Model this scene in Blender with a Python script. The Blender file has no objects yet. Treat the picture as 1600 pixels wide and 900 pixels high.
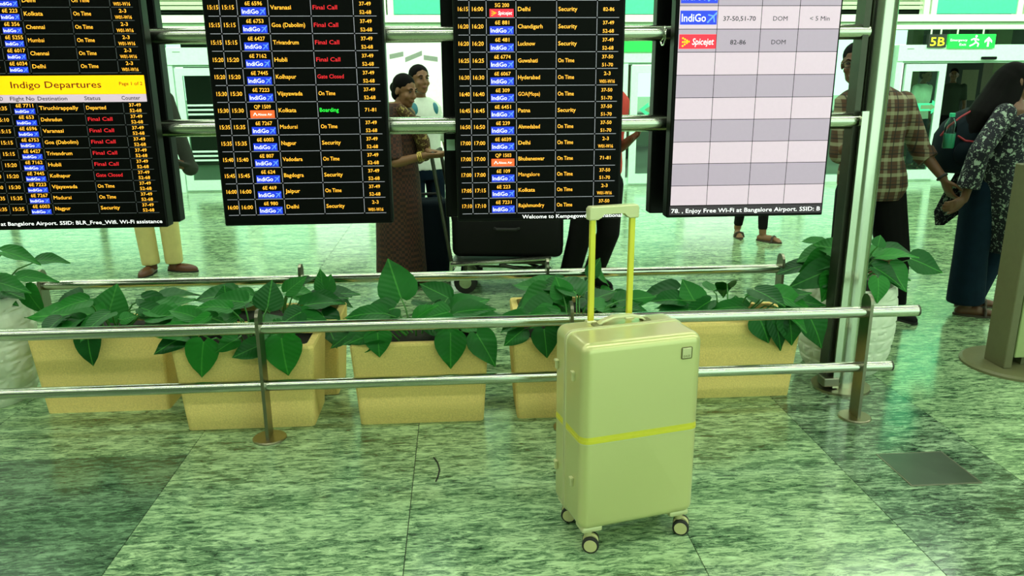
import bpy, bmesh, math, random
from mathutils import Vector, Matrix, Euler
random.seed(7)
PI = math.pi
scene = bpy.context.scene
COL = scene.collection

# ------------------------------------------------------------------ camera
CAM_H, FPX = 1.52, 1212.0
PITCH, ROLL, YAW = math.radians(15.23), math.radians(0.37), math.radians(3.9)
fw0 = Vector((math.sin(YAW), math.cos(YAW), 0)); rt0 = Vector((math.cos(YAW), -math.sin(YAW), 0)); up0 = Vector((0, 0, 1))
FW = fw0 * math.cos(PITCH) - up0 * math.sin(PITCH)
up1 = up0 * math.cos(PITCH) + fw0 * math.sin(PITCH)
RT = rt0 * math.cos(ROLL) - up1 * math.sin(ROLL)
UP = up1 * math.cos(ROLL) + rt0 * math.sin(ROLL)
cam = bpy.data.cameras.new('camera'); camo = bpy.data.objects.new('camera', cam); COL.objects.link(camo)
cam.sensor_width = 36.0; cam.lens = 36.0 * FPX / 1600.0; cam.clip_end = 200
mw = Matrix((RT, UP, -FW)).transposed().to_4x4(); mw.translation = Vector((0, 0, CAM_H))
camo.matrix_world = mw
scene.camera = camo

def at(px, py, Y):
    """point on the upright plane at distance Y that a photo pixel looks at"""
    d = FW + RT * ((px - 800) / FPX) - UP * ((py - 450) / FPX)
    return Vector((0, 0, CAM_H)) + d * (Y / d.y)

# ------------------------------------------------------------------ world, exposure
world = bpy.data.worlds.new('world'); scene.world = world; world.use_nodes = True
wb = world.node_tree.nodes['Background']
wb.inputs[0].default_value = (0.68, 1.0, 0.75, 1); wb.inputs[1].default_value = 1.8
vs = scene.view_settings
vs.view_transform = 'Standard'; vs.look = 'None'; vs.gamma = 1.0; vs.use_curve_mapping = False
vs.exposure = 0.2
LAMP_STRENGTH = 8.5
# added fill lights without fixtures, turned to brighten the glass facade
for wx in (-4.0, 8.0):
    la = bpy.data.lights.new('facade_fill', 'AREA'); la.shape = 'RECTANGLE'; la.size = 11; la.size_y = 0.35; la.energy = 300; la.color = (0.74, 1.0, 0.80)
    lo = bpy.data.objects.new('facade_fill', la); COL.objects.link(lo); lo.location = (wx, 7.6, 4.25)
    lo.rotation_euler = (math.radians(62), 0, 0)

# ------------------------------------------------------------------ materials
MATS = {}
def mat(name, col, rough=0.5, metal=0.0, vary=0.12, scale=30.0, bump=0.0, spec=0.5, coat=0.0, stretch=None, emit=0.0):
    if name in MATS: return MATS[name]
    m = bpy.data.materials.new(name); m.use_nodes = True; nt = m.node_tree; N = nt.nodes; L = nt.links
    b = N['Principled BSDF']
    tc = N.new('ShaderNodeTexCoord'); mp = N.new('ShaderNodeMapping')
    if stretch: mp.inputs['Scale'].default_value = stretch
    nz = N.new('ShaderNodeTexNoise'); nz.inputs['Scale'].default_value = scale; nz.inputs['Detail'].default_value = 4
    L.new(tc.outputs['Object'], mp.inputs[0]); L.new(mp.outputs[0], nz.inputs['Vector'])
    mx = N.new('ShaderNodeMix'); mx.data_type = 'RGBA'
    mx.inputs[6].default_value = tuple(c * (1 - vary) for c in col) + (1,)
    mx.inputs[7].default_value = tuple(min(1, c * (1 + vary)) for c in col) + (1,)
    L.new(nz.outputs['Fac'], mx.inputs[0]); L.new(mx.outputs[2], b.inputs['Base Color'])
    b.inputs['Roughness'].default_value = rough; b.inputs['Metallic'].default_value = metal
    b.inputs['Specular IOR Level'].default_value = spec; b.inputs['Coat Weight'].default_value = coat
    b.inputs['Coat Roughness'].default_value = 0.12
    if bump:
        bp = N.new('ShaderNodeBump'); bp.inputs['Strength'].default_value = bump; bp.inputs['Distance'].default_value = 0.004
        L.new(nz.outputs['Fac'], bp.inputs['Height']); L.new(bp.outputs[0], b.inputs['Normal'])
    if emit:
        L.new(mx.outputs[2], b.inputs['Emission Color']); b.inputs['Emission Strength'].default_value = emit
    MATS[name] = m
    return m

def lit(name, col, strength=1.0):
    """a glowing screen colour"""
    if name in MATS: return MATS[name]
    m = mat(name, col, 0.4, vary=0.03, scale=60, emit=strength)
    return m

def ramp(N, stops):
    r = N.new('ShaderNodeValToRGB'); e = r.color_ramp.elements
    e[0].position, e[0].color = stops[0][0], tuple(stops[0][1]) + (1,)
    e[1].position, e[1].color = stops[-1][0], tuple(stops[-1][1]) + (1,)
    for p, c in stops[1:-1]:
        q = e.new(p); q.color = tuple(c) + (1,)
    return r

def granite(name, dark, mid, light, rot=0.0, cut=0.0):
    m = bpy.data.materials.new(name); m.use_nodes = True; nt = m.node_tree; N = nt.nodes; L = nt.links
    b = N['Principled BSDF']
    tc = N.new('ShaderNodeTexCoord'); oi = N.new('ShaderNodeObjectInfo')
    ml = N.new('ShaderNodeMath'); ml.operation = 'MULTIPLY'; ml.inputs[1].default_value = 37.0
    L.new(oi.outputs['Random'], ml.inputs[0])
    ad = N.new('ShaderNodeVectorMath'); ad.operation = 'ADD'
    L.new(tc.outputs['Object'], ad.inputs[0]); L.new(ml.outputs[0], ad.inputs[1])
    mp = N.new('ShaderNodeMapping'); mp.inputs['Rotation'].default_value = (0, 0, rot); mp.inputs['Scale'].default_value = (1.0, 3.6, 1)
    L.new(ad.outputs[0], mp.inputs[0])
    n1 = N.new('ShaderNodeTexNoise'); n1.inputs['Scale'].default_value = 15; n1.inputs['Detail'].default_value = 12
    n1.inputs['Roughness'].default_value = 0.80; n1.inputs['Distortion'].default_value = 0.7
    L.new(mp.outputs[0], n1.inputs['Vector'])
    n2 = N.new('ShaderNodeTexNoise'); n2.inputs['Scale'].default_value = 3.2; n2.inputs['Detail'].default_value = 3
    L.new(mp.outputs[0], n2.inputs['Vector'])
    r1 = ramp(N, [(0.36 + cut, dark), (0.46 + cut, mid), (0.56 + cut, light), (0.66 + cut, tuple(min(1, c * 1.35) for c in light))])
    mm = N.new('ShaderNodeMath'); mm.operation = 'MULTIPLY_ADD'; mm.inputs[1].default_value = 0.22; mm.inputs[2].default_value = -0.11
    L.new(n2.outputs['Fac'], mm.inputs[0])
    sm = N.new('ShaderNodeMath'); sm.operation = 'ADD'
    L.new(n1.outputs['Fac'], sm.inputs[0]); L.new(mm.outputs[0], sm.inputs[1]); L.new(sm.outputs[0], r1.inputs[0])
    vo = N.new('ShaderNodeTexVoronoi'); vo.inputs['Scale'].default_value = 11; vo.inputs['Randomness'].default_value = 1
    dn = N.new('ShaderNodeMix'); dn.data_type = 'VECTOR'; dn.inputs[0].default_value = 0.06
    L.new(mp.outputs[0], dn.inputs[4]); L.new(n1.outputs['Color'], dn.inputs[5]); L.new(dn.outputs[1], vo.inputs['Vector'])
    r2 = ramp(N, [(0.0, (1, 1, 1)), (0.20, (0.75,) * 3), (0.27, (0, 0, 0))])
    L.new(vo.outputs['Distance'], r2.inputs[0])
    vm = N.new('ShaderNodeMath'); vm.operation = 'MULTIPLY'
    r3 = ramp(N, [(0.52, (0, 0, 0)), (0.62, (0.8,) * 3)])
    L.new(n2.outputs['Fac'], r3.inputs[0]); L.new(r2.outputs[0], vm.inputs[0]); L.new(r3.outputs[0], vm.inputs[1])
    mx = N.new('ShaderNodeMix'); mx.data_type = 'RGBA'; L.new(vm.outputs[0], mx.inputs[0])
    L.new(r1.outputs[0], mx.inputs[6]); mx.inputs[7].default_value = tuple(min(1, c * 1.25) for c in light) + (1,)
    L.new(mx.outputs[2], b.inputs['Base Color'])
    b.inputs['Roughness'].default_value = 0.14; b.inputs['IOR'].default_value = 1.7
    bp = N.new('ShaderNodeBump'); bp.inputs['Strength'].default_value = 0.05; bp.inputs['Distance'].default_value = 0.002
    L.new(n1.outputs['Fac'], bp.inputs['Height']); L.new(bp.outputs[0], b.inputs['Normal'])
    MATS[name] = m
    return m

def glass(name, tint=(0.78, 0.97, 0.86)):
    m = bpy.data.materials.new(name); m.use_nodes = True; nt = m.node_tree; N = nt.nodes; L = nt.links
    N.remove(N['Principled BSDF']); out = N['Material Output']
    t = N.new('ShaderNodeBsdfTransparent'); t.inputs[0].default_value = tint + (1,)
    gl = N.new('ShaderNodeBsdfGlossy'); gl.inputs['Roughness'].default_value = 0.03
    f = N.new('ShaderNodeFresnel'); f.inputs[0].default_value = 1.45
    mx = N.new('ShaderNodeMixShader'); L.new(f.outputs[0], mx.inputs[0]); L.new(t.outputs[0], mx.inputs[1]); L.new(gl.outputs[0], mx.inputs[2])
    L.new(mx.outputs[0], out.inputs[0]); MATS[name] = m
    return m

def plaid(name):
    m = bpy.data.materials.new(name); m.use_nodes = True; nt = m.node_tree; N = nt.nodes; L = nt.links; b = N['Principled BSDF']
    tc = N.new('ShaderNodeTexCoord'); sp = N.new('ShaderNodeSeparateXYZ'); L.new(tc.outputs['Object'], sp.inputs[0])
    def wave(out, freq, ph, lo, hi):
        a = N.new('ShaderNodeMath'); a.operation = 'MULTIPLY_ADD'; a.inputs[1].default_value = freq; a.inputs[2].default_value = ph
        L.new(sp.outputs[out], a.inputs[0])
        s = N.new('ShaderNodeMath'); s.operation = 'FRACT'; L.new(a.outputs[0], s.inputs[0])
        r = ramp(N, [(0, (0, 0, 0)), (lo, (0, 0, 0)), (lo + 0.03, (1, 1, 1)), (hi, (1, 1, 1)), (hi + 0.03, (0, 0, 0))]); L.new(s.outputs[0], r.inputs[0])
        return r.outputs[0]
    base = (0.075, 0.034, 0.013)
    def mixc(fac, a, c, k):
        q = N.new('ShaderNodeMath'); q.operation = 'MULTIPLY'; q.inputs[1].default_value = k; L.new(fac, q.inputs[0])
        x = N.new('ShaderNodeMix'); x.data_type = 'RGBA'; L.new(q.outputs[0], x.inputs[0])
        if isinstance(a, tuple): x.inputs[6].default_value = a + (1,)
        else: L.new(a, x.inputs[6])
        x.inputs[7].default_value = c + (1,); return x.outputs[2]
    c = mixc(wave('X', 11.0, 0.1, 0.3, 0.55), base, (0.42, 0.44, 0.26), 0.28)
    c = mixc(wave('Z', 11.0, 0.2, 0.35, 0.58), c, (0.50, 0.54, 0.32), 0.36)
    c = mixc(wave('X', 11.0, 0.1, 0.78, 0.86), c, (0.012, 0.012, 0.01), 0.85)
    c = mixc(wave('Z', 11.0, 0.2, 0.80, 0.88), c, (0.012, 0.012, 0.01), 0.85)
    c = mixc(wave('Z', 11.0, 0.2, 0.05, 0.10), c, (0.02, 0.02, 0.015), 0.7)
    L.new(c, b.inputs['Base Color']); b.inputs['Roughness'].default_value = 0.85; MATS[name] = m
    return m

def floral(name, base, pale, scale=28.0, thr=0.33):
    m = bpy.data.materials.new(name); m.use_nodes = True; nt = m.node_tree; N = nt.nodes; L = nt.links; b = N['Principled BSDF']
    tc = N.new('ShaderNodeTexCoord')
    nz = N.new('ShaderNodeTexNoise'); nz.inputs['Scale'].default_value = 35; nz.inputs['Detail'].default_value = 3; L.new(tc.outputs['Object'], nz.inputs['Vector'])
    mxv = N.new('ShaderNodeMix'); mxv.data_type = 'VECTOR'; mxv.inputs[0].default_value = 0.07
    L.new(tc.outputs['Object'], mxv.inputs[4]); L.new(nz.outputs['Color'], mxv.inputs[5])
    v = N.new('ShaderNodeTexVoronoi'); v.inputs['Scale'].default_value = scale; L.new(mxv.outputs[1], v.inputs['Vector'])
    v2 = N.new('ShaderNodeTexVoronoi'); v2.inputs['Scale'].default_value = scale * 2.3; L.new(mxv.outputs[1], v2.inputs['Vector'])
    r = ramp(N, [(0.0, (0.6,) * 3), (0.1, (1, 1, 1)), (thr, (1, 1, 1)), (thr + 0.05, (0, 0, 0))]); L.new(v.outputs['Distance'], r.inputs[0])
    r2 = ramp(N, [(0.0, (0.7,) * 3), (0.28, (0.5,) * 3), (0.32, (0, 0, 0))]); L.new(v2.outputs['Distance'], r2.inputs[0])
    mx = N.new('ShaderNodeMath'); mx.operation = 'MAXIMUM'; L.new(r.outputs[0], mx.inputs[0]); L.new(r2.outputs[0], mx.inputs[1])
    x = N.new('ShaderNodeMix'); x.data_type = 'RGBA'; L.new(mx.outputs[0], x.inputs[0])
    x.inputs[6].default_value = base + (1,); x.inputs[7].default_value = pale + (1,)
    L.new(x.outputs[2], b.inputs['Base Color']); b.inputs['Roughness'].default_value = 0.85; MATS[name] = m
    return m

def checks(name, c1, c2, scale):
    m = bpy.data.materials.new(name); m.use_nodes = True; nt = m.node_tree; N = nt.nodes; L = nt.links; b = N['Principled BSDF']
    tc = N.new('ShaderNodeTexCoord'); ck = N.new('ShaderNodeTexChecker'); ck.inputs['Scale'].default_value = scale
    nz = N.new('ShaderNodeTexNoise'); nz.inputs['Scale'].default_value = 9
    L.new(tc.outputs['Object'], ck.inputs[0]); L.new(tc.outputs['Object'], nz.inputs['Vector'])
    ck.inputs[1].default_value = c1 + (1,); ck.inputs[2].default_value = c2 + (1,)
    x = N.new('ShaderNodeMix'); x.data_type = 'RGBA'; x.blend_type = 'MULTIPLY'; x.inputs[0].default_value = 0.5
    L.new(ck.outputs[0], x.inputs[6]); L.new(nz.outputs['Color'], x.inputs[7])
    L.new(x.outputs[2], b.inputs['Base Color']); b.inputs['Roughness'].default_value = 0.85; MATS[name] = m
    return m

def leafmat(name, c1, c2):
    m = bpy.data.materials.new(name); m.use_nodes = True; nt = m.node_tree; N = nt.nodes; L = nt.links; b = N['Principled BSDF']
    tc = N.new('ShaderNodeTexCoord'); sp = N.new('ShaderNodeSeparateXYZ'); L.new(tc.outputs['Object'], sp.inputs[0])
    ab = N.new('ShaderNodeMath'); ab.operation = 'ABSOLUTE'; L.new(sp.outputs['X'], ab.inputs[0])
    cmb = N.new('ShaderNodeMath'); cmb.operation = 'MULTIPLY_ADD'; cmb.inputs[1].default_value = -0.9; L.new(ab.outputs[0], cmb.inputs[0]); L.new(sp.outputs['Y'], cmb.inputs[2])
    sn = N.new('ShaderNodeMath'); sn.operation = 'MULTIPLY'; sn.inputs[1].default_value = 44; L.new(cmb.outputs[0], sn.inputs[0])
    s2 = N.new('ShaderNodeMath'); s2.operation = 'SINE'; L.new(sn.outputs[0], s2.inputs[0])
    rib = ramp(N, [(0.0, (0.8, 0.8, 0.8)), (0.008, (0.5,) * 3), (0.02, (0, 0, 0))]); L.new(ab.outputs[0], rib.inputs[0])
    oi = N.new('ShaderNodeObjectInfo')
    x = N.new('ShaderNodeMix'); x.data_type = 'RGBA'; L.new(oi.outputs['Random'], x.inputs[0]); x.inputs[6].default_value = c1 + (1,); x.inputs[7].default_value = c2 + (1,)
    y = N.new('ShaderNodeMix'); y.data_type = 'RGBA'; L.new(rib.outputs[0], y.inputs[0]); L.new(x.outputs[2], y.inputs[6]); y.inputs[7].default_value = (0.07, 0.34, 0.04, 1)
    L.new(y.outputs[2], b.inputs['Base Color'])
    bp = N.new('ShaderNodeBump'); bp.inputs['Strength'].default_value = 0.10; bp.inputs['Distance'].default_value = 0.006
    L.new(s2.outputs[0], bp.inputs['Height']); L.new(bp.outputs[0], b.inputs['Normal'])
    b.inputs['Roughness'].default_value = 0.42; b.inputs['Specular IOR Level'].default_value = 0.22; MATS[name] = m
    return m

granite('granite', (0.011, 0.034, 0.014), (0.105, 0.208, 0.096), (0.38, 0.545, 0.28))
granite('granite_dark', (0.010, 0.030, 0.014), (0.048, 0.105, 0.052), (0.16, 0.28, 0.15), rot=math.radians(-28), cut=0.02)
granite('granite_veined', (0.008, 0.022, 0.011), (0.085, 0.16, 0.085), (0.34, 0.48, 0.28), rot=math.radians(12), cut=0.03)
mat('grout', (0.02, 0.035, 0.02), 0.9)
mat('steel', (0.56, 0.60, 0.48), 0.19, 1.0, vary=0.06, scale=40, stretch=(1, 12, 12))
mat('steel_post', (0.26, 0.25, 0.18), 0.34, 1.0, vary=0.1, scale=40)
mat('steel_disc', (0.42, 0.38, 0.26), 0.32, 1.0, vary=0.1)
mat('steel_plate', (0.13, 0.17, 0.12), 0.28, 0.9, vary=0.25, scale=9)
mat('steel_dark', (0.06, 0.065, 0.045), 0.35, 0.8)
mat('black_case', (0.003, 0.0035, 0.003), 0.4, spec=0.12)
mat('black_panel', (0.002, 0.0025, 0.002), 0.5, spec=0.06)
mat('leather_black', (0.004, 0.004, 0.004), 0.6, spec=0.2)
mat('sandstone', (0.78, 0.60, 0.20), 0.9, vary=0.28, scale=160, bump=0.35, spec=0.2)
mat('soil', (0.02, 0.015, 0.008), 0.95, vary=0.5, scale=60, bump=0.6)
mat('pot_white', (0.62, 0.70, 0.52), 0.7, vary=0.1, scale=25, bump=0.2)
leafmat('leaf', (0.004, 0.066, 0.008), (0.016, 0.185, 0.016))
mat('stem', (0.05, 0.22, 0.03), 0.5)
mat('case_shell', (0.575, 0.575, 0.24), 0.30, 0.32, vary=0.02, scale=4, coat=0.45)
mat('case_trim', (0.62, 0.62, 0.33), 0.3, 0.25, vary=0.03)
mat('case_yellow', (0.72, 0.66, 0.05), 0.3, 0.3, vary=0.04)
mat('case_groove', (0.16, 0.16, 0.05), 0.5)
mat('case_wheel', (0.55, 0.53, 0.24), 0.4)
mat('rubber', (0.012, 0.013, 0.010), 0.7)
mat('mint_frame', (0.62, 0.90, 0.70), 0.4)
mat('mint_shade', (0.30, 0.52, 0.36), 0.5)
mat('beam_white', (0.80, 0.92, 0.70), 0.5)
mat('beam_dark', (0.16, 0.30, 0.14), 0.5)
mat('turquoise', (0.07, 0.72, 0.36), 0.35)
mat('blind', (0.56, 0.72, 0.42), 0.7)
mat('white_wall', (0.86, 0.95, 0.80), 0.6)
mat('grey_print', (0.22, 0.26, 0.20), 0.6)
mat('light_blocker', (0.16, 0.22, 0.15), 0.8)  # dark tone for the added, unseen light-blocking walls
mat('ceiling_white', (0.36, 0.42, 0.33), 0.8)
mat('outside_paving', (0.30, 0.36, 0.26), 0.8)
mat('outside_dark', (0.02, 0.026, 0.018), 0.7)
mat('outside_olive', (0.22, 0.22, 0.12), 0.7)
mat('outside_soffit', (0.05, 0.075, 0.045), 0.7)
mat('kiosk_panel', (0.30, 0.38, 0.15), 0.4)
mat('kiosk_edge', (0.115, 0.115, 0.05), 0.45)
mat('kiosk_base', (0.13, 0.13, 0.055), 0.45)
mat('skin', (0.20, 0.098, 0.038), 0.55, vary=0.08)
mat('skin_dark', (0.125, 0.055, 0.022), 0.55, vary=0.08)
mat('hair', (0.003, 0.003, 0.0025), 0.75, vary=0.3, scale=80, spec=0.08)
mat('eye', (0.012, 0.01, 0.008), 0.2)
mat('lip', (0.16, 0.05, 0.03), 0.5)
mat('khaki', (0.60, 0.52, 0.19), 0.9, vary=0.15, scale=14, bump=0.3)
mat('brown_leather', (0.10, 0.035, 0.012), 0.4)
mat('sandal', (0.05, 0.035, 0.02), 0.6)
mat('black_cloth', (0.005, 0.005, 0.0045), 0.9, spec=0.15)
mat('olive_cloth', (0.02, 0.028, 0.016), 0.9)
mat('white_cloth', (0.70, 0.82, 0.66), 0.9, bump=0.2)
mat('red_cloth', (0.62, 0.05, 0.035), 0.85)
mat('jeans', (0.004, 0.014, 0.026), 0.9, vary=0.35, scale=18, spec=0.12)
mat('navy_bag', (0.004, 0.010, 0.015), 0.85, spec=0.15)
mat('red_trim', (0.30, 0.02, 0.03), 0.6)
mat('gold', (0.55, 0.40, 0.10), 0.35, 0.8)
mat('teal_plastic', (0.03, 0.22, 0.26), 0.4)
mat('bottle_cap', (0.03, 0.55, 0.28), 0.4)
mat('bottle_water', (0.10, 0.55, 0.40), 0.15)
glass('glass'); glass('bottle_plastic', (0.80, 0.97, 0.90))
plaid('plaid'); floral('floral', (0.005, 0.006, 0.013), (0.36, 0.46, 0.36), 24.0, 0.26)
floral('gold_print', (0.06, 0.026, 0.008), (0.36, 0.28, 0.08), 40)
checks('brown_check', (0.085, 0.028, 0.009), (0.022, 0.008, 0.004), 48)
lit('px_amber', (0.95, 0.42, 0.03), 1.0); lit('px_red', (0.62, 0.012, 0.02), 0.85); lit('px_green', (0.02, 0.75, 0.05), 0.9)
lit('px_white', (0.85, 0.85, 0.85), 0.9); lit('px_blue', (0.008, 0.03, 0.55), 0.8); lit('px_lightblue', (0.10, 0.25, 0.9), 0.9)
lit('px_orange', (1.0, 0.10, 0.02), 0.85); lit('px_crimson', (0.92, 0.01, 0.035), 0.85); lit('px_yellow', (1.0, 0.50, 0.0), 0.85)
lit('px_cell', (0.49, 0.375, 0.455), 0.80); lit('px_cell_grey', (0.315, 0.245, 0.32), 0.80); lit('px_band', (0.022, 0.012, 0.02), 0.8)
lit('px_maroon', (0.12, 0.01, 0.0), 0.1); lit('px_rule', (0.26, 0.25, 0.30), 0.7); lit('px_ruledim', (0.06, 0.065, 0.07), 0.5)
mat('px_ink', (0.012, 0.008, 0.02), 0.5)
lit('sign_green', (0.01, 0.55, 0.06), 0.6); lit('sign_white', (0.75, 0.95, 0.75), 0.8); lit('sign_yellow', (0.85, 0.95, 0.02), 0.9)
lit('lamp', (0.92, 1.0, 0.86), LAMP_STRENGTH)

# ------------------------------------------------------------------ helpers
def obj(name, bm, material, parent=None, smooth=False, loc=None):
    me = bpy.data.meshes.new(name)
    if smooth:
        for f in bm.faces: f.smooth = True
    bm.to_mesh(me); bm.free()
    if smooth: me.set_sharp_from_angle(angle=math.radians(42))
    me.materials.append(MATS[material] if isinstance(material, str) else material)
    o = bpy.data.objects.new(name, me); COL.objects.link(o)
    if parent: o.parent = parent
    if loc is not None: o.location = loc
    if 'lettering' in name or name in ('grid_lines', 'logo_dots'): o['kind'] = 'stuff'
    return o

def shared(name, me, parent=None, loc=(0, 0, 0)):
    o = bpy.data.objects.new(name, me); COL.objects.link(o)
    if parent: o.parent = parent
    o.location = loc
    return o

def tag(o, label, cat, group=None):
    o['label'] = label; o['category'] = cat
    if group: o['group'] = group
    return o

def thing(name, label, cat, loc=(0, 0, 0), rotz=0.0, group=None):
    o = bpy.data.objects.new(name, None); COL.objects.link(o); o.empty_display_size = 0.1
    o.location = loc; o.rotation_euler = (0, 0, rotz)
    return tag(o, label, cat, group)

def struct(o): o['kind'] = 'structure'; return o

def box(bm, x0, x1, y0, y1, z0, z1):
    vs_ = [bm.verts.new(p) for p in ((x0, y0, z0), (x1, y0, z0), (x1, y1, z0), (x0, y1, z0), (x0, y0, z1), (x1, y0, z1), (x1, y1, z1), (x0, y1, z1))]
    for f in ((3, 2, 1, 0), (4, 5, 6, 7), (0, 1, 5, 4), (1, 2, 6, 5), (2, 3, 7, 6), (3, 0, 4, 7)): bm.faces.new([vs_[i] for i in f])
    return bm

def B(*a):
    return box(bmesh.new(), *a)

def bevel(bm, w, seg=2):
    bmesh.ops.bevel(bm, geom=list(bm.edges), offset=w, segments=seg, affect='EDGES', profile=0.5)
    return bm

def rings(bm, rs, cap=True):
    """skin a list of rings (equal counts)"""
    V = [[bm.verts.new(p) for p in r] for r in rs]
    n = len(V[0])
    for a, b in zip(V, V[1:]):
        for i in range(n):
            bm.faces.new((a[i], a[(i + 1) % n], b[(i + 1) % n], b[i]))
    if cap:
        bm.faces.new(list(reversed(V[0]))); bm.faces.new(V[-1])
    return bm

def frame_of(d):
    d = d.normalized()
    h = Vector((0, 0, 1)) if abs(d.z) < 0.9 else Vector((1, 0, 0))
    a = d.cross(h).normalized(); b = a.cross(d).normalized()
    return a, b

def tube(bm, pts, rad, n=10, round_ends=False, cap=True):
    pts = [Vector(p) for p in pts]
    if not isinstance(rad, (list, tuple)): rad = [rad] * len(pts)
    rs = []
    T = []
    for i in range(len(pts)):
        d = (pts[min(i + 1, len(pts) - 1)] - pts[max(i - 1, 0)])
        T.append(d.normalized())
    a, b = frame_of(T[0])
    fr = []
    for i, t in enumerate(T):
        a = (a - t * a.dot(t)).normalized(); b = t.cross(a); fr.append((a, b))
    def ring(c, r, k): return [c + (fr[k][0] * math.cos(2 * PI * j / n) + fr[k][1] * math.sin(2 * PI * j / n)) * r for j in range(n)]
    if round_ends:
        for s in (0.15, 0.6, 0.9): rs.append(ring(pts[0] - T[0] * rad[0] * math.sqrt(1 - s * s), rad[0] * s, 0))
    for i, p in enumerate(pts): rs.append(ring(p, rad[i], i))
    if round_ends:
        for s in (0.9, 0.6, 0.15): rs.append(ring(pts[-1] + T[-1] * rad[-1] * math.sqrt(1 - s * s), rad[-1] * s, -1))
    return rings(bm, rs, cap)

def TB(*a, **k): return tube(bmesh.new(), *a, **k)

def lathe(prof, n=32, cap=True):
    return rings(bmesh.new(), [[Vector((r * math.cos(2 * PI * j / n), r * math.sin(2 * PI * j / n), z)) for j in range(n)] for r, z in prof], cap)

def ellipsoid(bm, c, r, rot=None, seg=14, ring=9):
    c = Vector(c); rs = []
    for i in range(ring):
        th = PI * (i + 0.35) / (ring - 0.3)
        row = []
        for j in range(seg):
            p = Vector((r[0] * math.sin(th) * math.cos(2 * PI * j / seg), r[1] * math.sin(th) * math.sin(2 * PI * j / seg), -r[2] * math.cos(th)))
            row.append(c + (rot @ p if rot else p))
        rs.append(row)
    return rings(bm, rs)

def loft(bm, secs, rot=None, origin=(0, 0, 0), n=20):
    """secs: (z, rx, ry, cx, cy) horizontal ellipses"""
    o = Vector(origin); rs = []
    for s in secs:
        z, rx, ry = s[:3]; cx, cy = (s[3], s[4]) if len(s) > 3 else (0, 0)
        row = []
        for j in range(n):
            p = Vector((cx + rx * math.cos(2 * PI * j / n), cy + ry * math.sin(2 * PI * j / n), z))
            row.append(o + (rot @ p if rot else p))
        rs.append(row)
    return rings(bm, rs)

def remeshed(name, bm, material, parent, voxel=0.008, smooth=3):
    """melt overlapping pieces into one continuous skin"""
    me = bpy.data.meshes.new('tmp'); bm.normal_update(); bm.to_mesh(me); bm.free()
    o = bpy.data.objects.new('tmp', me); COL.objects.link(o)
    r = o.modifiers.new('r', 'REMESH'); r.mode = 'VOXEL'; r.voxel_size = voxel; r.use_smooth_shade = True
    if smooth:
        s = o.modifiers.new('s', 'SMOOTH'); s.iterations = smooth; s.factor = 0.5
    dg = bpy.context.evaluated_depsgraph_get()
    out = bpy.data.meshes.new_from_object(o.evaluated_get(dg)); out.name = name
    bpy.data.objects.remove(o); bpy.data.meshes.remove(me)
    out.materials.clear(); out.materials.append(MATS[material])
    for p in out.polygons: p.use_smooth = True
    q = bpy.data.objects.new(name, out); COL.objects.link(q); q.parent = parent
    return q

# lettering -------------------------------------------------------
TXT = {}
def text_geo(s):
    if s not in TXT:
        cu = bpy.data.curves.new('t', 'FONT'); cu.body = s; cu.size = 1.0; cu.resolution_u = 2; cu.offset = 0.0 if 'M' in s else 0.008
        o = bpy.data.objects.new('t', cu); COL.objects.link(o)
        dg = bpy.context.evaluated_depsgraph_get()
        me = bpy.data.meshes.new_from_object(o.evaluated_get(dg))
        vv = [v.co.copy() for v in me.vertices]; ff = [tuple(p.vertices) for p in me.polygons]
        bpy.data.objects.remove(o); bpy.data.meshes.remove(me); bpy.data.curves.remove(cu)
        xs = [v.x for v in vv] or [0]
        TXT[s] = (vv, ff, min(xs), max(xs))
    return TXT[s]

def write(bm, s, x, z, cap, y=0.0, align='L', width=None, shear=0.0):
    """lettering in the xz plane facing -Y; cap = capital height"""
    vv, ff, x0, x1 = text_geo(s)
    k = cap / 0.70; kx = k
    w = (x1 - x0) * k
    if width: kx = width / (x1 - x0); w = width
    ox = x - {'L': 0, 'C': w / 2, 'R': w}[align]
    V = [bm.verts.new((ox + (v.x - x0) * kx + v.y * shear * k, y, z + v.y * k)) for v in vv]
    for f in ff:
        try: bm.faces.new([V[i] for i in f])
        except ValueError: pass

def rect(bm, x0, x1, z0, z1, y):
    bm.faces.new([bm.verts.new(p) for p in ((x0, y, z0), (x1, y, z0), (x1, y, z1), (x0, y, z1))])

# ================================================================== floor
bm = B(-10, 14, -4, 11.1, -0.12, -0.006)
floor = struct(obj('floor', bm, 'grout'))
floor['label'] = 'polished green granite slab floor of the terminal hall'
xs = [-1.16 + 0.957 * k for k in range(-8, 0)] + [-1.16, -0.205, 0.757, 1.50, 2.145] + [2.145 + 0.957 * k for k in range(1, 12)]
ys = [3.05 + 1.55 * k for k in range(-4, 5)] + [11.09]
tile_cache = {}
for i, (xa, xb) in enumerate(zip(xs, xs[1:])):
    for j, (ya, yb) in enumerate(zip(ys, ys[1:])):
        mname = 'granite'
        if abs(xb + 1.16) < 0.01 and abs(yb - 3.05) < 0.01: mname = 'granite_dark'
        elif abs(xa - 1.5) < 0.01 and yb < 4.7: mname = 'granite_veined'
        key = (round(xb - xa, 3), round(yb - ya, 3), mname)
        if key not in tile_cache:
            me = bpy.data.meshes.new('floor_tile'); b2 = B(0, xb - xa - 0.003, 0, yb - ya - 0.003, -0.0055, 0)
            b2.to_mesh(me); b2.free(); me.materials.append(MATS[mname]); tile_cache[key] = me
        shared('floor_tile', tile_cache[key], floor, (xa + 0.0015, ya + 0.0015, 0))
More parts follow.
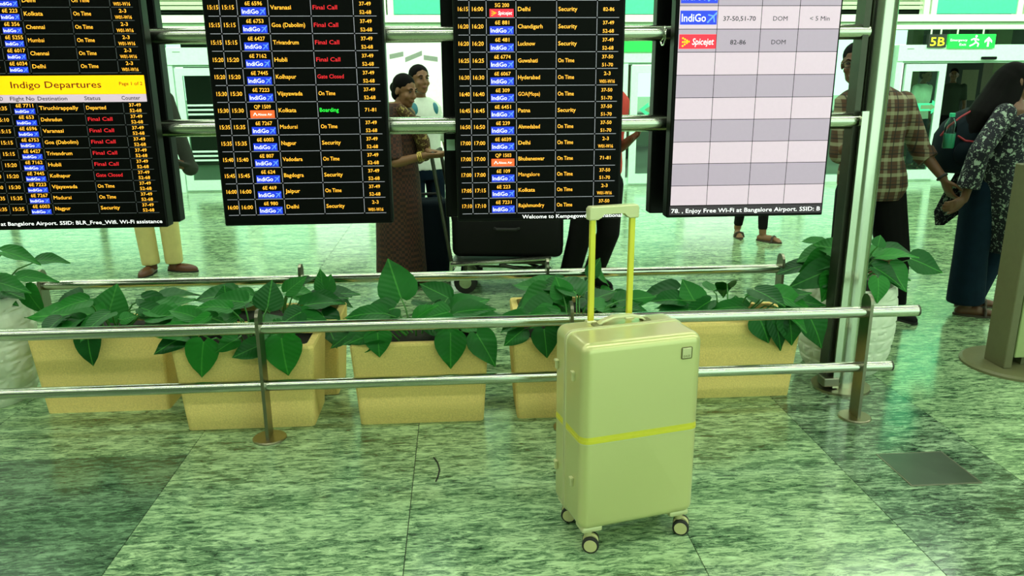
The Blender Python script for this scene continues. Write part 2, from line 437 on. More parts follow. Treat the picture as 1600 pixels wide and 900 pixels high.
# steel cover set in the floor
t = thing('floor_cover_plate', 'square brushed steel access plate set in the granite floor', 'floor plate', (1.705, 2.555, 0))
obj('plate', bevel(B(0, 0.272, 0, 0.25, 0.0002, 0.003), 0.001, 1), 'steel_plate', t)
obj('rim', rings(bmesh.new(), [[Vector(p) for p in r] for r in (
    [(-0.006, -0.006, 0.0002), (0.278, -0.006, 0.0002), (0.278, 0.256, 0.0002), (-0.006, 0.256, 0.0002)],
    [(-0.006, -0.006, 0.0022), (0.278, -0.006, 0.0022), (0.278, 0.256, 0.0022), (-0.006, 0.256, 0.0022)],
    [(0.0, 0.0, 0.0022), (0.272, 0.0, 0.0022), (0.272, 0.25, 0.0022), (0.0, 0.25, 0.0022)])], cap=False), 'steel_post', t)

# ================================================================== ceiling and lamps
ceil = struct(obj('ceiling', B(-10, 14, -4, 11.3, 4.4, 4.5), 'ceiling_white'))
for y, where in ((-1.6, 'farthest from the glass facade'), (1.4, 'just in front of the flight boards'), (4.4, 'just behind the flight boards'), (7.4, 'over the open hall floor')):
    t = thing('ceiling_light', 'long white ceiling light strip ' + where, 'light', (2, y, 4.4), 0, 'ceiling light strips')
    obj('frame', B(-11, 11, -0.26, 0.26, -0.03, 0), 'beam_white', t)
    obj('diffuser', B(-10.9, 10.9, -0.22, 0.22, -0.036, -0.0302), 'lamp', t)

struct(obj('light_block_front', B(-10, 0.5, -4.2, -4, -0.1, 4.5), 'light_blocker'))  # unseen wall added behind the camera to block light from the left
for nm, xx in (('light_block_left', -10), ('light_block_right', 14)):  # unseen walls added at both sides to cut side light and raise contrast
    struct(obj(nm, B(xx - 0.1, xx + 0.1, -4, 11.3, -0.1, 4.5), 'light_blocker'))

# ================================================================== glass facade at the back of the hall
FY = 11.1
fac = struct(obj('wall_back', B(-10, 14, FY, FY + 0.10, 2.19, 2.235), 'beam_dark'))
fac['label'] = 'glazed back wall of the hall with pale beams and turquoise panels'
obj('beam', B(-10, 14, FY - 0.03, FY + 0.13, 2.235, 2.33), 'beam_white', fac)
obj('beam', B(-10, 14, FY - 0.05, FY + 0.15, 2.13, 2.19), 'beam_white', fac)
obj('sill', B(-10, 14, FY - 0.02, FY + 0.10, 0.0, 0.10), 'mint_frame', fac)
def facade_panel(x0, x1, kind):
    if kind == 'turquoise':
        obj('turquoise_panel', B(x0, x1, FY - 0.01, FY + 0.02, 2.34, 4.38), 'turquoise', fac)
    else:
        n = 34
        bm = bmesh.new()
        for k in range(n):
            z = 2.40 + (4.38 - 2.40) * k / n
            box(bm, x0, x1, FY + 0.0, FY + 0.03, z, z + 0.045)
        q = obj('blind', bm, 'blind', fac); q['kind'] = 'stuff'
    for xx in (x0, x1): obj('mullion', B(xx - 0.04, xx + 0.04, FY - 0.03, FY + 0.08, 2.33, 4.4), 'beam_white', fac)
for a, b_, k in ((-9.8, -7.2, 'turquoise'), (-7.0, -3.0, 'blind'), (-2.9, -0.95, 'blind'), (-0.85, 0.1, 'turquoise'), (0.3, 1.8, 'blind'), (1.95, 3.05, 'turquoise'), (3.2, 6.6, 'blind'), (6.71, 7.97, 'turquoise'), (8.1, 10.5, 'blind'), (10.6, 13.5, 'turquoise')):
    facade_panel(a, b_, k)
def facade_glass(x0, x1):
    obj('pane', B(x0 + 0.03, x1 - 0.03, FY + 0.03, FY + 0.045, 0.1, 2.13), 'glass', fac)
    for xx in (x0, x1): obj('mullion', B(xx - 0.03, xx + 0.03, FY - 0.02, FY + 0.09, 0.1, 2.13), 'mint_frame', fac)
for a, b_ in ((-9.6, -7.9), (-7.9, -6.2), (-1.1, -0.9), (0.05, 1.15), (1.15, 2.25), (5.1, 6.15), (9.3, 10.6), (10.6, 12.0), (12.0, 13.4)): facade_glass(a, b_)
# small fanlights above the doors
for a, b_ in ((-6.2, -1.1), (2.25, 5.1), (6.15, 9.3)):
    obj('pane', B(a, b_, FY + 0.03, FY + 0.045, 1.93, 2.13), 'glass', fac)

def sliding_door(n, x0, x1, leaves):
    d = struct(obj('door_%d' % n, B(x0, x1, FY - 0.08, FY + 0.08, 1.70, 1.92), 'mint_frame'))
    d['label'] = 'pale mint automatic sliding door with glass leaves and stripe decals'
    for xx in (x0, x1 - 0.09): obj('jamb', B(xx, xx + 0.09, FY - 0.06, FY + 0.06, 0, 1.70), 'mint_frame', d)
    obj('track', B(x0 + 0.09, x1 - 0.09, FY - 0.05, FY + 0.05, 1.672, 1.70), 'mint_shade', d)
    obj('sensor', bevel(B((x0 + x1) / 2 - 0.26, (x0 + x1) / 2 - 0.04, FY - 0.12, FY - 0.08, 1.715, 1.755), 0.008, 1), 'black_case', d)
    obj('maker_plate', B(x0 + 0.12, x0 + 0.22, FY - 0.083, FY - 0.08, 1.86, 1.87), 'beam_dark', d)
    for k, (a, b_) in enumerate(leaves):
        bm = bmesh.new(); y0, y1 = FY - 0.04, FY + 0.005
        box(bm, a, a + 0.10, y0, y1, 0.02, 1.66); box(bm, b_ - 0.10, b_, y0, y1, 0.02, 1.66)
        box(bm, a + 0.10, b_ - 0.10, y0, y1, 1.56, 1.66); box(bm, a + 0.10, b_ - 0.10, y0, y1, 0.02, 0.16)
        lf = obj('leaf_frame', bm, 'mint_frame', d)
        obj('pane', B(a + 0.10, b_ - 0.10, FY - 0.025, FY - 0.015, 0.16, 1.56), 'glass', lf)
        for zz in (1.04, 1.10, 1.16) if n == 1 else ():
            obj('stripe', B(a + 0.12, b_ - 0.12, FY - 0.0275, FY - 0.0255, zz, zz + 0.025), 'mint_frame', lf)
        for zz in (0.42, 0.48, 0.54) if n == 1 else ():
            obj('stripe', B(a + 0.12, b_ - 0.12, FY - 0.0275, FY - 0.0255, zz, zz + 0.025), 'mint_frame', lf)
        if n != 1:   # arrow sticker
            s = 1 if n == 3 else -1
            cx = b_ - 0.20 if n == 3 else a + 0.32
            bm = bmesh.new(); y = FY - 0.0265
            pts = [(-0.17, -0.055), (0.06, -0.055), (0.06, -0.10), (0.19, 0), (0.06, 0.10), (0.06, 0.055), (-0.17, 0.055)]
            pts = [(s * p[0], p[1]) for p in pts]
            if s < 0: pts.reverse()
            bm.faces.new([bm.verts.new((cx + p[0], y, 1.06 + p[1])) for p in pts])
            ar = obj('arrow_sticker', bm, 'turquoise', lf)
            bm = bmesh.new(); bm.faces.new([bm.verts.new((cx + p[0] * 0.62, y - 0.001, 1.06 + p[1] * 0.5)) for p in pts])
            obj('arrow_print', bm, 'beam_dark', lf)
    return d
sliding_door(1, -3.86, -1.2, [(-3.76, -2.9), (-2.9, -2.05)])
sliding_door(2, 2.3, 5.0, [(2.44, 3.3), (4.1, 4.9)])
sliding_door(3, 6.24, 9.2, [(6.40, 7.0), (8.35, 9.1)])
# left part of door 1 bay
facade_glass(-6.2, -5.0); facade_glass(-5.0, -3.9)

# white printed partition behind the two women
t = thing('display_wall', 'tall white partition with grey swoosh print behind the woman in brown', 'partition', (-0.45, 10.6, 0))
obj('board', B(-0.55, 0.55, -0.04, 0.04, 0.02, 2.12), 'white_wall', t)
bm = bmesh.new()
for a, b_, z0, z1 in ((-0.40, -0.22, 1.78, 1.82), (-0.20, 0.02, 1.74, 1.83), (0.04, 0.22, 1.77, 1.75)):
    bm.faces.new([bm.verts.new(p) for p in ((a, -0.042, z0 - 0.03), (b_, -0.042, z1 - 0.035), (b_, -0.042, z1 + 0.025), (a, -0.042, z0 + 0.03))])
obj('swoosh_print', bm, 'grey_print', t)
obj('foot', B(-0.5, 0.5, -0.15, 0.15, 0, 0.02), 'mint_shade', t)

# hanging signs behind the glass
def hang_sign(name, label, x0, x1, z0, z1, material, y):
    t = thing(name, label, 'sign', ((x0 + x1) / 2, y, z0)); w = (x1 - x0) / 2
    obj('panel', B(-w, w, -0.03, 0.03, 0, z1 - z0), material, t)
    for s in (-0.55, 0.55): obj('hanger', TB([(s * w, 0.03, z1 - z0 - 0.005), (s * w, 0.03, 2.135 - z0)], 0.012, 6), 'beam_white', t)
    return t
SY = 11.02
t = hang_sign('gate_number_sign', 'black hanging sign with the yellow gate number 5B', 6.64, 6.90, 1.88, 2.06, 'outside_dark', SY)
bm = bmesh.new(); write(bm, '5B', 0, 0.025, 0.115, -0.032, 'C', 0.21); obj('lettering', bm, 'sign_yellow', t)
t = hang_sign('exit_sign', 'green hanging emergency exit sign with running man and upward arrow', 6.93, 7.62, 1.87, 2.06, 'sign_green', SY)
bm = bmesh.new(); write(bm, 'Emergency', -0.32, 0.095, 0.032, -0.032, 'L', 0.25); write(bm, 'Exit', -0.18, 0.035, 0.032, -0.032, 'L', 0.1)
obj('lettering', bm, 'sign_white', t)
bm = bmesh.new(); y = -0.032
def strip(bm, p, q, w, y):
    p = Vector((p[0], 0, p[1])); q = Vector((q[0], 0, q[1])); d = (q - p).normalized(); n_ = Vector((-d.z, 0, d.x)) * w
    bm.faces.new([bm.verts.new((v.x, y, v.z)) for v in (p - n_, q - n_, q + n_, p + n_)])
for p, q in (((0.03, 0.13), (0.06, 0.08)), ((0.06, 0.08), (0.02, 0.05)), ((0.02, 0.05), (-0.03, 0.03)), ((0.06, 0.08), (0.10, 0.06)), ((0.10, 0.06), (0.09, 0.02)), ((0.03, 0.13), (-0.02, 0.11)), ((0.04, 0.13), (0.10, 0.11))): strip(bm, p, q, 0.010, y)
bm.faces.new([bm.verts.new((0.055 + 0.018 * math.cos(a * PI / 4), y, 0.160 + 0.018 * math.sin(a * PI / 4))) for a in range(8)])
obj('running_man', bm, 'sign_white', t)
bm = bmesh.new(); bm.faces.new([bm.verts.new((0.24 + a, y, z)) for a, z in ((-0.014, 0.02), (0.014, 0.02), (0.014, 0.10), (0.055, 0.07), (0.055, 0.10), (0, 0.155), (-0.055, 0.10), (-0.055, 0.07), (-0.014, 0.10))])
obj('arrow', bm, 'sign_white', t)
t = hang_sign('exit_sign', 'plain green hanging sign above the middle door', 2.3, 3.0, 1.84, 2.0, 'sign_green', SY)

# outside
struct(obj('ground_outside', B(-30, 40, 11.2, 60, -0.12, -0.01), 'outside_paving'))
def column(x, y, w, label, m, h=5):
    t = thing('outside_column', label, 'column', (x, y, 0))
    obj('shaft', B(-w, w, -w, w, 0, h), m, t); obj('plinth', B(-w * 1.25, w * 1.25, -w * 1.25, w * 1.25, 0, 0.25), 'outside_dark', t)
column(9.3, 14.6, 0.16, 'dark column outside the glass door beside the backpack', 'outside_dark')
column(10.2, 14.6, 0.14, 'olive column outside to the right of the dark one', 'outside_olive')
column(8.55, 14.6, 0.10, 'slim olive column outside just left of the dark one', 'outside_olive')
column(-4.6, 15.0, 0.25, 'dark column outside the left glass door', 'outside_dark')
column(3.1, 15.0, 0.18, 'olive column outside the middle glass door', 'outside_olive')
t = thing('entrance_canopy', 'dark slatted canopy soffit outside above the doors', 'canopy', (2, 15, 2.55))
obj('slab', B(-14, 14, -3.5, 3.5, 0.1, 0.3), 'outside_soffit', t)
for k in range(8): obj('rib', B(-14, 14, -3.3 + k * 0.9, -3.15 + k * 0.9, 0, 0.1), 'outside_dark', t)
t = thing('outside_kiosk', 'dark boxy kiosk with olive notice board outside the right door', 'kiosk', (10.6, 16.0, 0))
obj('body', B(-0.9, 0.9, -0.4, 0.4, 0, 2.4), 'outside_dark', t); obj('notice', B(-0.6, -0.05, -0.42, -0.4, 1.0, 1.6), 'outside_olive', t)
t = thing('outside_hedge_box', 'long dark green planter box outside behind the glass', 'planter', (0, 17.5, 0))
obj('box', bevel(B(-14, 14, -0.4, 0.4, 0, 0.75), 0.05), 'beam_dark', t)

# ================================================================== flight boards
SCR_Y = 3.38; SW, SH, SZ = 0.72, 1.26, 0.905
def board(x0, label):
    t = thing('flight_board', label, 'screen', (x0, SCR_Y, SZ), 0, 'flight information boards')
    obj('casing', bevel(B(0, SW, 0.003, 0.075, 0, SH), 0.006, 2), 'black_case', t)
    obj('display', B(0.010, SW - 0.010, 0.0, 0.0029, 0.012, SH - 0.012), 'black_panel', t)
    obj('mount', B(SW / 2 - 0.15, SW / 2 + 0.15, 0.075, 0.115, 0.33, 0.86), 'steel_dark', t)
    return t
def Zs(z): return z - SZ

AM, RE, GR, WH = 'px_amber', 'px_red', 'px_green', 'px_white'
def badge(t, kind, x0, x1, z0, z1):
    """airline logo tile"""
    w = x1 - x0; h = z1 - z0
    m = {'I': 'px_blue', 'A': 'px_orange', 'S': 'px_crimson'}[kind]
    bm = bmesh.new(); rect(bm, x0, x1, z0, z1, -0.0006); b_ = obj('logo_tile', bm, m, t)
    bm = bmesh.new()
    if kind == 'I':
        write(bm, 'IndiGo', x0 + w * 0.04, z0 + h * 0.22, h * 0.55, -0.0012, 'L', w * 0.66)
        obj('logo_lettering', bm, WH, b_)
        bm = bmesh.new(); cx, cz, s = x0 + w * 0.87, z0 + h * 0.5, h * 0.36
        strip(bm, (cx - s, cz - s), (cx + s, cz + s), s * 0.16, -0.0012)
        strip(bm, (cx - s * 0.9, cz + s * 0.55), (cx + s * 0.3, cz + s * 0.3), s * 0.14, -0.0013)
        strip(bm, (cx + s * 0.5, cz - s * 0.9), (cx + s * 0.3, cz + s * 0.3), s * 0.14, -0.0014)
        obj('logo_plane', bm, 'px_lightblue', b_)
    elif kind == 'A':
        write(bm, 'Akasa Air', x0 + w * 0.30, z0 + h * 0.33, h * 0.30, -0.0012, 'L', w * 0.60)
        strip(bm, (x0 + w * 0.12, z0 + h * 0.3), (x0 + w * 0.19, z0 + h * 0.68), h * 0.05, -0.0012)
        strip(bm, (x0 + w * 0.27, z0 + h * 0.3), (x0 + w * 0.19, z0 + h * 0.68), h * 0.05, -0.0013)
        obj('logo_lettering', bm, WH, b_)
    else:
        write(bm, 'Spicejet', x0 + w * 0.35, z0 + h * 0.28, h * 0.45, -0.0012, 'L', w * 0.58, shear=0.15)
        obj('logo_lettering', bm, WH, b_)
        bm = bmesh.new()
        for k in range(3):
            for q in range(4):
                cx = x0 + w * (0.10 + 0.055 * q); cz = z0 + h * (0.2 + 0.27 * k) + q * h * (0.10 - 0.09 * k); r = h * 0.075
                bm.faces.new([bm.verts.new((cx + r * math.cos(a * PI / 3), -0.0012, cz + r * math.sin(a * PI / 3))) for a in range(6)])
        obj('logo_dots', bm, 'px_yellow', b_)

I2 = '37-49|52-68'; W3 = '2-3|W01-W16'; H3 = '37-50|51-70'
ROWS2 = [('15:15', '15:15', '6E 6596', 'I', 'Varanasi', 'Final Call', RE, I2), ('15:15', '15:15', '6E 6753', 'I', 'Goa (Dabolim)', 'Final Call', RE, I2),
 ('15:15', '15:15', '6E 6427', 'I', 'Trivandrum', 'Final Call', RE, I2), ('15:20', '15:20', '6E 7162', 'I', 'Hubli', 'Final Call', RE, I2),
 ('15:20', '15:20', '6E 7445', 'I', 'Kolhapur', 'Gate Closed', RE, I2), ('15:30', '15:30', '6E 7223', 'I', 'Vijayawada', 'On Time', AM, I2),
 ('15:30', '15:30', 'QP 1509', 'A', 'Kolkata', 'Boarding', GR, '71-81'), ('15:35', '15:35', '6E 7267', 'I', 'Madurai', 'On Time', AM, I2),
 ('15:35', '15:35', '6E 6003', 'I', 'Nagpur', 'Security', AM, I2), ('15:40', '15:40', '6E 807', 'I', 'Vadodara', 'On Time', AM, I2),
 ('15:45', '15:45', '6E 624', 'I', 'Bagdogra', 'Security', AM, I2), ('16:00', '16:00', '6E 469', 'I', 'Jaipur', 'On Time', AM, I2),
 ('16:00', '16:00', '6E 980', 'I', 'Delhi', 'Security', AM, W3)]
ROWS3 = [('16:15', '16:00', 'SG 200', 'S', 'Delhi', 'Security', AM, '82-86'), ('16:20', '16:20', '6E 881', 'I', 'Chandigarh', 'Security', AM, I2),
 ('16:20', '16:20', '6E 481', 'I', 'Lucknow', 'Security', AM, I2), ('16:25', '16:25', '6E 6774', 'I', 'Guwahati', 'On Time', AM, H3),
 ('16:30', '16:30', '6E 6067', 'I', 'Hyderabad', 'On Time', AM, W3), ('16:40', '16:40', '6E 309', 'I', 'GOA(Mopa)', 'On Time', AM, H3),
 ('16:45', '16:45', '6E 6451', 'I', 'Patna', 'Security', AM, H3), ('16:50', '16:50', '6E 239', 'I', 'Ahmedabad', 'On Time', AM, H3),
 ('17:00', '17:00', '6E 6039', 'I', 'Delhi', 'On Time', AM, W3), ('17:00', '17:00', 'QP 1503', 'A', 'Bhubaneswar', 'On Time', AM, '71-81'),
 ('17:00', '17:00', '6E 109', 'I', 'Mangalore', 'On Time', AM, H3), ('17:05', '17:15', '6E 223', 'I', 'Kolkata', 'On Time', AM, W3),
 ('17:10', '17:10', '6E 7231', 'I', 'Rajahmundry', 'On Time', AM, H3)]
COLS = [0.018, 0.068, 0.138, 0.261, 0.430, 0.600, 0.697]
def timetable(t, rows, zb, dz, cols, rule='px_rule', extra=3, cap=0.0165, times=True):
    L = {AM: bmesh.new(), RE: bmesh.new(), GR: bmesh.new()}
    n = len(rows); y = -0.0008
    for k, (t1, t2, fl, bd, dest, stt, sc, cnt) in enumerate(rows):
        z0 = zb + dz * (n - 1 - k)
        zc = z0 + dz * 0.38
        if t1: write(L[AM], t1, (cols[0] + cols[1]) / 2, zc, cap, y, 'C', min(0.042, (cols[1] - cols[0]) * 0.86))
        if t2: write(L[AM], t2, (cols[1] + cols[2]) / 2, zc, cap, y, 'C', 0.046)
        badge(t, bd, cols[2] + 0.014, cols[3] - 0.010, z0 + dz * 0.04, z0 + dz * 0.50)
        write(L[AM], fl, (cols[2] + cols[3]) / 2 + 0.004, z0 + dz * 0.61, cap * 0.92, y, 'C', len(fl) * 0.0098)
        write(L[AM], dest, cols[3] + 0.008, zc, cap, y, 'L', len(dest) * 0.0103)
        write(L[sc], stt, cols[4] + 0.008, zc, cap, y, 'L', len(stt) * 0.0098)
        cs = cnt.split('|'); cx = (cols[5] + cols[6]) / 2
        for q, s in enumerate(cs):
            zz = zc if len(cs) == 1 else z0 + dz * (0.60 - 0.48 * q)
            write(L[AM], s, cx, zz, cap * 0.88, y, 'C', len(s) * 0.0094)
    for c in L:
        if len(L[c].verts): obj('lettering', L[c], c, t)
    bm = bmesh.new()
    for k in range(n + extra + 1):
        z = zb + dz * k
        for a, b_ in zip(cols, cols[1:]): rect(bm, a + 0.004, b_ - 0.004, z - 0.0011, z + 0.0011, -0.0005)
    for c in cols[1:-1]:
        for k in range(n + extra):
            rect(bm, c - 0.0011, c + 0.0011, zb + dz * k + 0.004, zb + dz * (k + 1) - 0.004, -0.0005)
    obj('grid_lines', bm, rule, t)

X0 = (-1.97, -1.01, -0.007, 0.926)
# second board
s2 = board(X0[1], 'black flight board with mostly final-call red statuses and a green boarding line')
timetable(s2, ROWS2, Zs(0.952), 0.0676, COLS, extra=4)
# third board
s3 = board(X0[2], 'black flight board behind the suitcase handle with afternoon times from 16:15')
timetable(s3, ROWS3, Zs(0.940), 0.0680, COLS, extra=4)
for k in range(1):
    badge(s3, 'I', COLS[2] + 0.014, COLS[3] - 0.010, Zs(0.940) + 0.068 * 13.04, Zs(0.940) + 0.068 * 13.5)
bm = bmesh.new(); write(bm, 'Welcome to Kempegowda International', 0.285, 0.010, 0.0165, -0.0008, 'L', 0.445); obj('ticker_lettering', bm, WH, s3)
# first board: two lists
s1 = board(X0[0], 'flight board at far left with a yellow departures banner across it')
UP1 = [('', '14:55', '6E 6355', 'I', 'Delhi', 'On Time', AM, W3), ('', '15:00', '6E 223', 'I', 'Kolkata', 'On Time', AM, W3), ('', '15:05', '6E 356', 'I', 'Chennai', 'On Time', AM, W3),
 ('', '15:15', '6E 5255', 'I', 'Mumbai', 'On Time', AM, W3), ('', '15:20', '6E 6017', 'I', 'Chennai', 'On Time', AM, W3), ('', '15:25', '6E 6034', 'I', 'Delhi', 'On Time', AM, W3)]
timetable(s1, UP1, Zs(1.546), 0.0503, [0.018, 0.075, 0.163, 0.260, 0.449, 0.603, 0.695], 'px_ruledim', extra=6, cap=0.0155)
LO1 = [('14:35', '14:35', '6E 7711', 'I', 'Tiruchirappally', 'Departed', AM, I2), ('15:10', '15:10', '6E 653', 'I', 'Dehradun', 'Final Call', RE, I2), ('15:15', '15:15', '6E 6596', 'I', 'Varanasi', 'Final Call', RE, I2),
 ('15:15', '15:15', '6E 6753', 'I', 'Goa (Dabolim)', 'Final Call', RE, I2), ('15:15', '15:15', '6E 6427', 'I', 'Trivandrum', 'Final Call', RE, I2), ('15:20', '15:20', '6E 7162', 'I', 'Hubli', 'Final Call', RE, I2),
 ('15:20', '15:20', '6E 7445', 'I', 'Kolhapur', 'Gate Closed', RE, I2), ('15:30', '15:30', '6E 7223', 'I', 'Vijayawada', 'On Time', AM, I2), ('15:35', '15:35', '6E 7267', 'I', 'Madurai', 'On Time', AM, I2), ('15:35', '15:35', '6E 6003', 'I', 'Nagpur', 'Security', AM, I2)]
timetable(s1, LO1, Zs(0.970), 0.0460, [0.018, 0.082, 0.155, 0.260, 0.446, 0.602, 0.697], 'px_ruledim', extra=0, cap=0.0150)
bm = bmesh.new(); rect(bm, 0.012, 0.700, Zs(1.462), Zs(1.536), -0.0006); obj('banner', bm, 'px_yellow', s1)
bm = bmesh.new(); write(bm, 'Indigo Departures', 0.171, Zs(1.488), 0.026, -0.0012, 'L', 0.355); write(bm, 'Page 1 of 2', 0.690, Zs(1.497), 0.013, -0.0012, 'R', 0.092); obj('banner_lettering', bm, 'px_maroon', s1)
bm = bmesh.new(); rect(bm, 0.012, 0.700, Zs(1.431), Zs(1.4615), -0.0006); obj('heading_strip', bm, 'px_cell', s1)
bm = bmesh.new()
for s, x in (('STD', 0.03), ('ETD', 0.100), ('Flight No', 0.160), ('Destination', 0.268), ('Status', 0.452), ('Counter', 0.600)): write(bm, s, x, Zs(1.439), 0.0155, -0.0012, 'L', len(s) * 0.0106)
obj('heading_lettering', bm, 'px_ink', s1)
bm = bmesh.new(); write(bm, 'at Bangalore Airport. SSID: BLR_Free_Wifi. Wi-Fi assistance', 0.035, Zs(0.925), 0.0155, -0.0008, 'L', 0.665); obj('ticker_lettering', bm, WH, s1)
# fourth board: pale counter table
s4 = board(X0[3], 'pale check-in counter board with mostly empty lilac and grey cells')
cz = [1.802 + 0.093 * k for k in (3, 2, 1)] + [1.802, 1.709, 1.616, 1.522, 1.428, 1.335, 1.240, 1.145, 1.048, 0.960]
cx = [0.014, 0.179, 0.368, 0.532, 0.711]
for k in range(len(cz) - 1):
    for q in range(4):
        bm = bmesh.new(); rect(bm, cx[q] + 0.0012, cx[q + 1] - 0.0012, Zs(cz[k + 1]) + 0.0012, Zs(cz[k]) - 0.0012, -0.0005)
        obj('table_cell', bm, 'px_cell' if k % 2 else 'px_cell_grey', s4)
badge(s4, 'I', 0.019, 0.176, Zs(1.727), Zs(1.783)); badge(s4, 'S', 0.019, 0.178, Zs(1.630), Zs(1.688)); badge(s4, 'I', 0.019, 0.176, Zs(1.812), Zs(1.870))
bm = bmesh.new()
for s, x, z, w in (('37-50,51-70', 0.2735, 1.742, 0.140), ('DOM', 0.450, 1.742, 0.062), ('< 5 Min', 0.622, 1.742, 0.086), ('82-86', 0.2735, 1.647, 0.068), ('DOM', 0.450, 1.647, 0.062)): write(bm, s, x, Zs(z), 0.0185, -0.0012, 'C', w)
obj('lettering', bm, 'px_ink', s4)
bm = bmesh.new(); rect(bm, 0.012, 0.712, 0.013, Zs(0.957), -0.0005); obj('ticker_band', bm, 'px_band', s4)
bm = bmesh.new(); write(bm, '78. , Enjoy Free Wi-Fi at Bangalore Airport. SSID: B', 0.020, 0.022, 0.0185, -0.0012, 'L', 0.685); obj('ticker_lettering', bm, WH, s4)

# boards on the far side of the frame, seen from behind
for k, (dx, lab) in enumerate(((-0.03, 'rear-facing black monitor behind the board with the yellow banner'), (-0.02, 'rear-facing black monitor behind the red final-call board'), (-0.055, 'rear-facing black monitor behind the afternoon board'), (-0.02, 'rear-facing black monitor behind the pale counter board'))):
    t = thing('rear_monitor', lab, 'screen', (X0[k] + dx, 3.62, 0.885), 0, 'monitors seen from behind')
    obj('casing', bevel(B(0, SW, 0, 0.075, 0, SH), 0.006, 2), 'black_case', t)
    obj('back_cover', bevel(B(0.12, SW - 0.12, -0.028, 0, 0.15, SH - 0.15), 0.01, 1), 'black_case', t)
    if k == 2: obj('sticker', B(0.012, 0.05, -0.002, 0, 0.31, 0.36), 'mint_frame', t)

# ================================================================== steel mast carrying the boards
t = thing('board_mast', 'thick brushed steel mast and pipes that carry the flight boards', 'mast', (1.90, 3.53, 0))
obj('pole', TB([(0, 0, 0.012), (0, 0, 2.6)], 0.066, 28), 'steel', t, True)
obj('flange', lathe([(0.14, 0), (0.14, 0.012), (0.066, 0.014)], 32), 'steel_disc', t)
obj('side_channel', B(-0.094, -0.066, -0.03, 0.05, 0.0, 2.6), 'steel_dark', t)
obj('flat_bar', B(-0.075, -0.045, -0.068, -0.05, 0.02, 1.36), 'steel', t)
obj('clamp', bevel(B(-0.125, -0.045, -0.075, 0.0, 0.03, 0.075), 0.006), 'steel_post', t)
obj('pipe', TB([(-4.6, 0, 1.69), (0.0, 0, 1.705)], 0.0335, 20), 'steel', t, True)
obj('pipe', TB([(-4.6, 0, 1.312), (0.0, 0, 1.315)], 0.037, 20), 'steel', t, True)
for x, z in ((-3.235, 1.315), (-0.985, 1.69)):
    bm = bmesh.new(); n = 20
    tube(bm, [(x, 0.0 + 0.041 * math.cos(a * 2 * PI / n), z + 0.041 * math.sin(a * 2 * PI / n)) for a in range(n + 1)], 0.004, 6)
    obj('u_bolt', bm, 'steel', t, True)

# ================================================================== barriers
def blade(h=0.59, w=0.040, th=0.007):
    """flat post with a rounded top, broad side facing along the rail"""
    bm = bmesh.new(); prof = [(-w, 0.008), (w, 0.008), (w, h - w)] + [(w * math.cos(a * PI / 8), h - w + w * math.sin(a * PI / 8)) for a in range(1, 8)] + [(-w, h - w)]
    rings(bm, [[Vector((x, p[0], p[1])) for p in prof] for x in (-th, th)])
    return bm
def barrier(label, y, posts, x0, x1, xb1):
    t = thing('barrier_rail', label, 'railing', (posts[0], y, 0))
    ox = posts[0]
    for x in posts:
        p = obj('post', blade(), 'steel_post', t, loc=(x - ox, 0, 0))
        obj('base_disc', lathe([(0.072, 0), (0.072, 0.006), (0.068, 0.009), (0.0, 0.009)], 28, cap=False), 'steel_disc', p)
    obj('rail', TB([(x0 - ox, 0, 0.507), (x1 - ox, 0, 0.507)], 0.0255, 20), 'steel', t, True)
    obj('rail', TB([(x0 - ox, 0, 0.248), (xb1 - ox, 0, 0.248)], 0.0235, 20), 'steel', t, True)
    for z, r, xe in ((0.507, 0.026, x1), (0.248, 0.024, xb1)):
        obj('end_cap', TB([(xe - ox - 0.002, 0, z), (xe - ox + 0.006, 0, z)], r, 20), 'steel_dark', t)
barrier('long two-bar steel barrier rail in front of the sandstone planters', 3.169, [-2.17, -0.85, 0.47, 1.79], -3.2, 2.02, 1.93)
barrier('two-bar steel barrier rail behind the planters', 3.985, [-2.13, -0.83, 0.46, 1.735], -2.20, 1.83, 1.83)

# ================================================================== planters and plants
def leaf_mesh(droop, fold, wave, sd):
    rnd = random.Random(sd); bm = bmesh.new()
    prof = [(-0.13, 0.14), (-0.06, 0.27), (0.06, 0.35), (0.22, 0.375), (0.40, 0.345), (0.58, 0.27), (0.75, 0.175), (0.89, 0.075), (1.0, 0.008)]
    G = []
    for t_, w in prof:
        row = []
        for s in (-1, -0.55, 0, 0.55, 1):
            x = s * w; yy = t_ if s or t_ > 0 else max(t_, -0.0) * 1.0
            if t_ < 0 and s == 0: yy = 0.0 + t_ * 0.1
            z = abs(x) * fold - droop * max(t_, 0) ** 2 + wave * math.sin(t_ * 9 + s * 2) * abs(s) + rnd.uniform(-0.008, 0.008)
            row.append(bm.verts.new((x, yy, z)))
        G.append(row)
    for a, b_ in zip(G, G[1:]):
        for i in range(4): bm.faces.new((a[i], a[i + 1], b_[i + 1], b_[i]))
    for f in bm.faces: f.smooth = True
    me = bpy.data.meshes.new('leaf'); bm.to_mesh(me); bm.free(); me.materials.append(MATS['leaf'])
    return me
LEAVES = [leaf_mesh(0.10, 0.22, 0.02, 1), leaf_mesh(0.28, 0.16, 0.03, 2), leaf_mesh(0.18, 0.30, 0.025, 3), leaf_mesh(0.02, 0.12, 0.015, 4)]

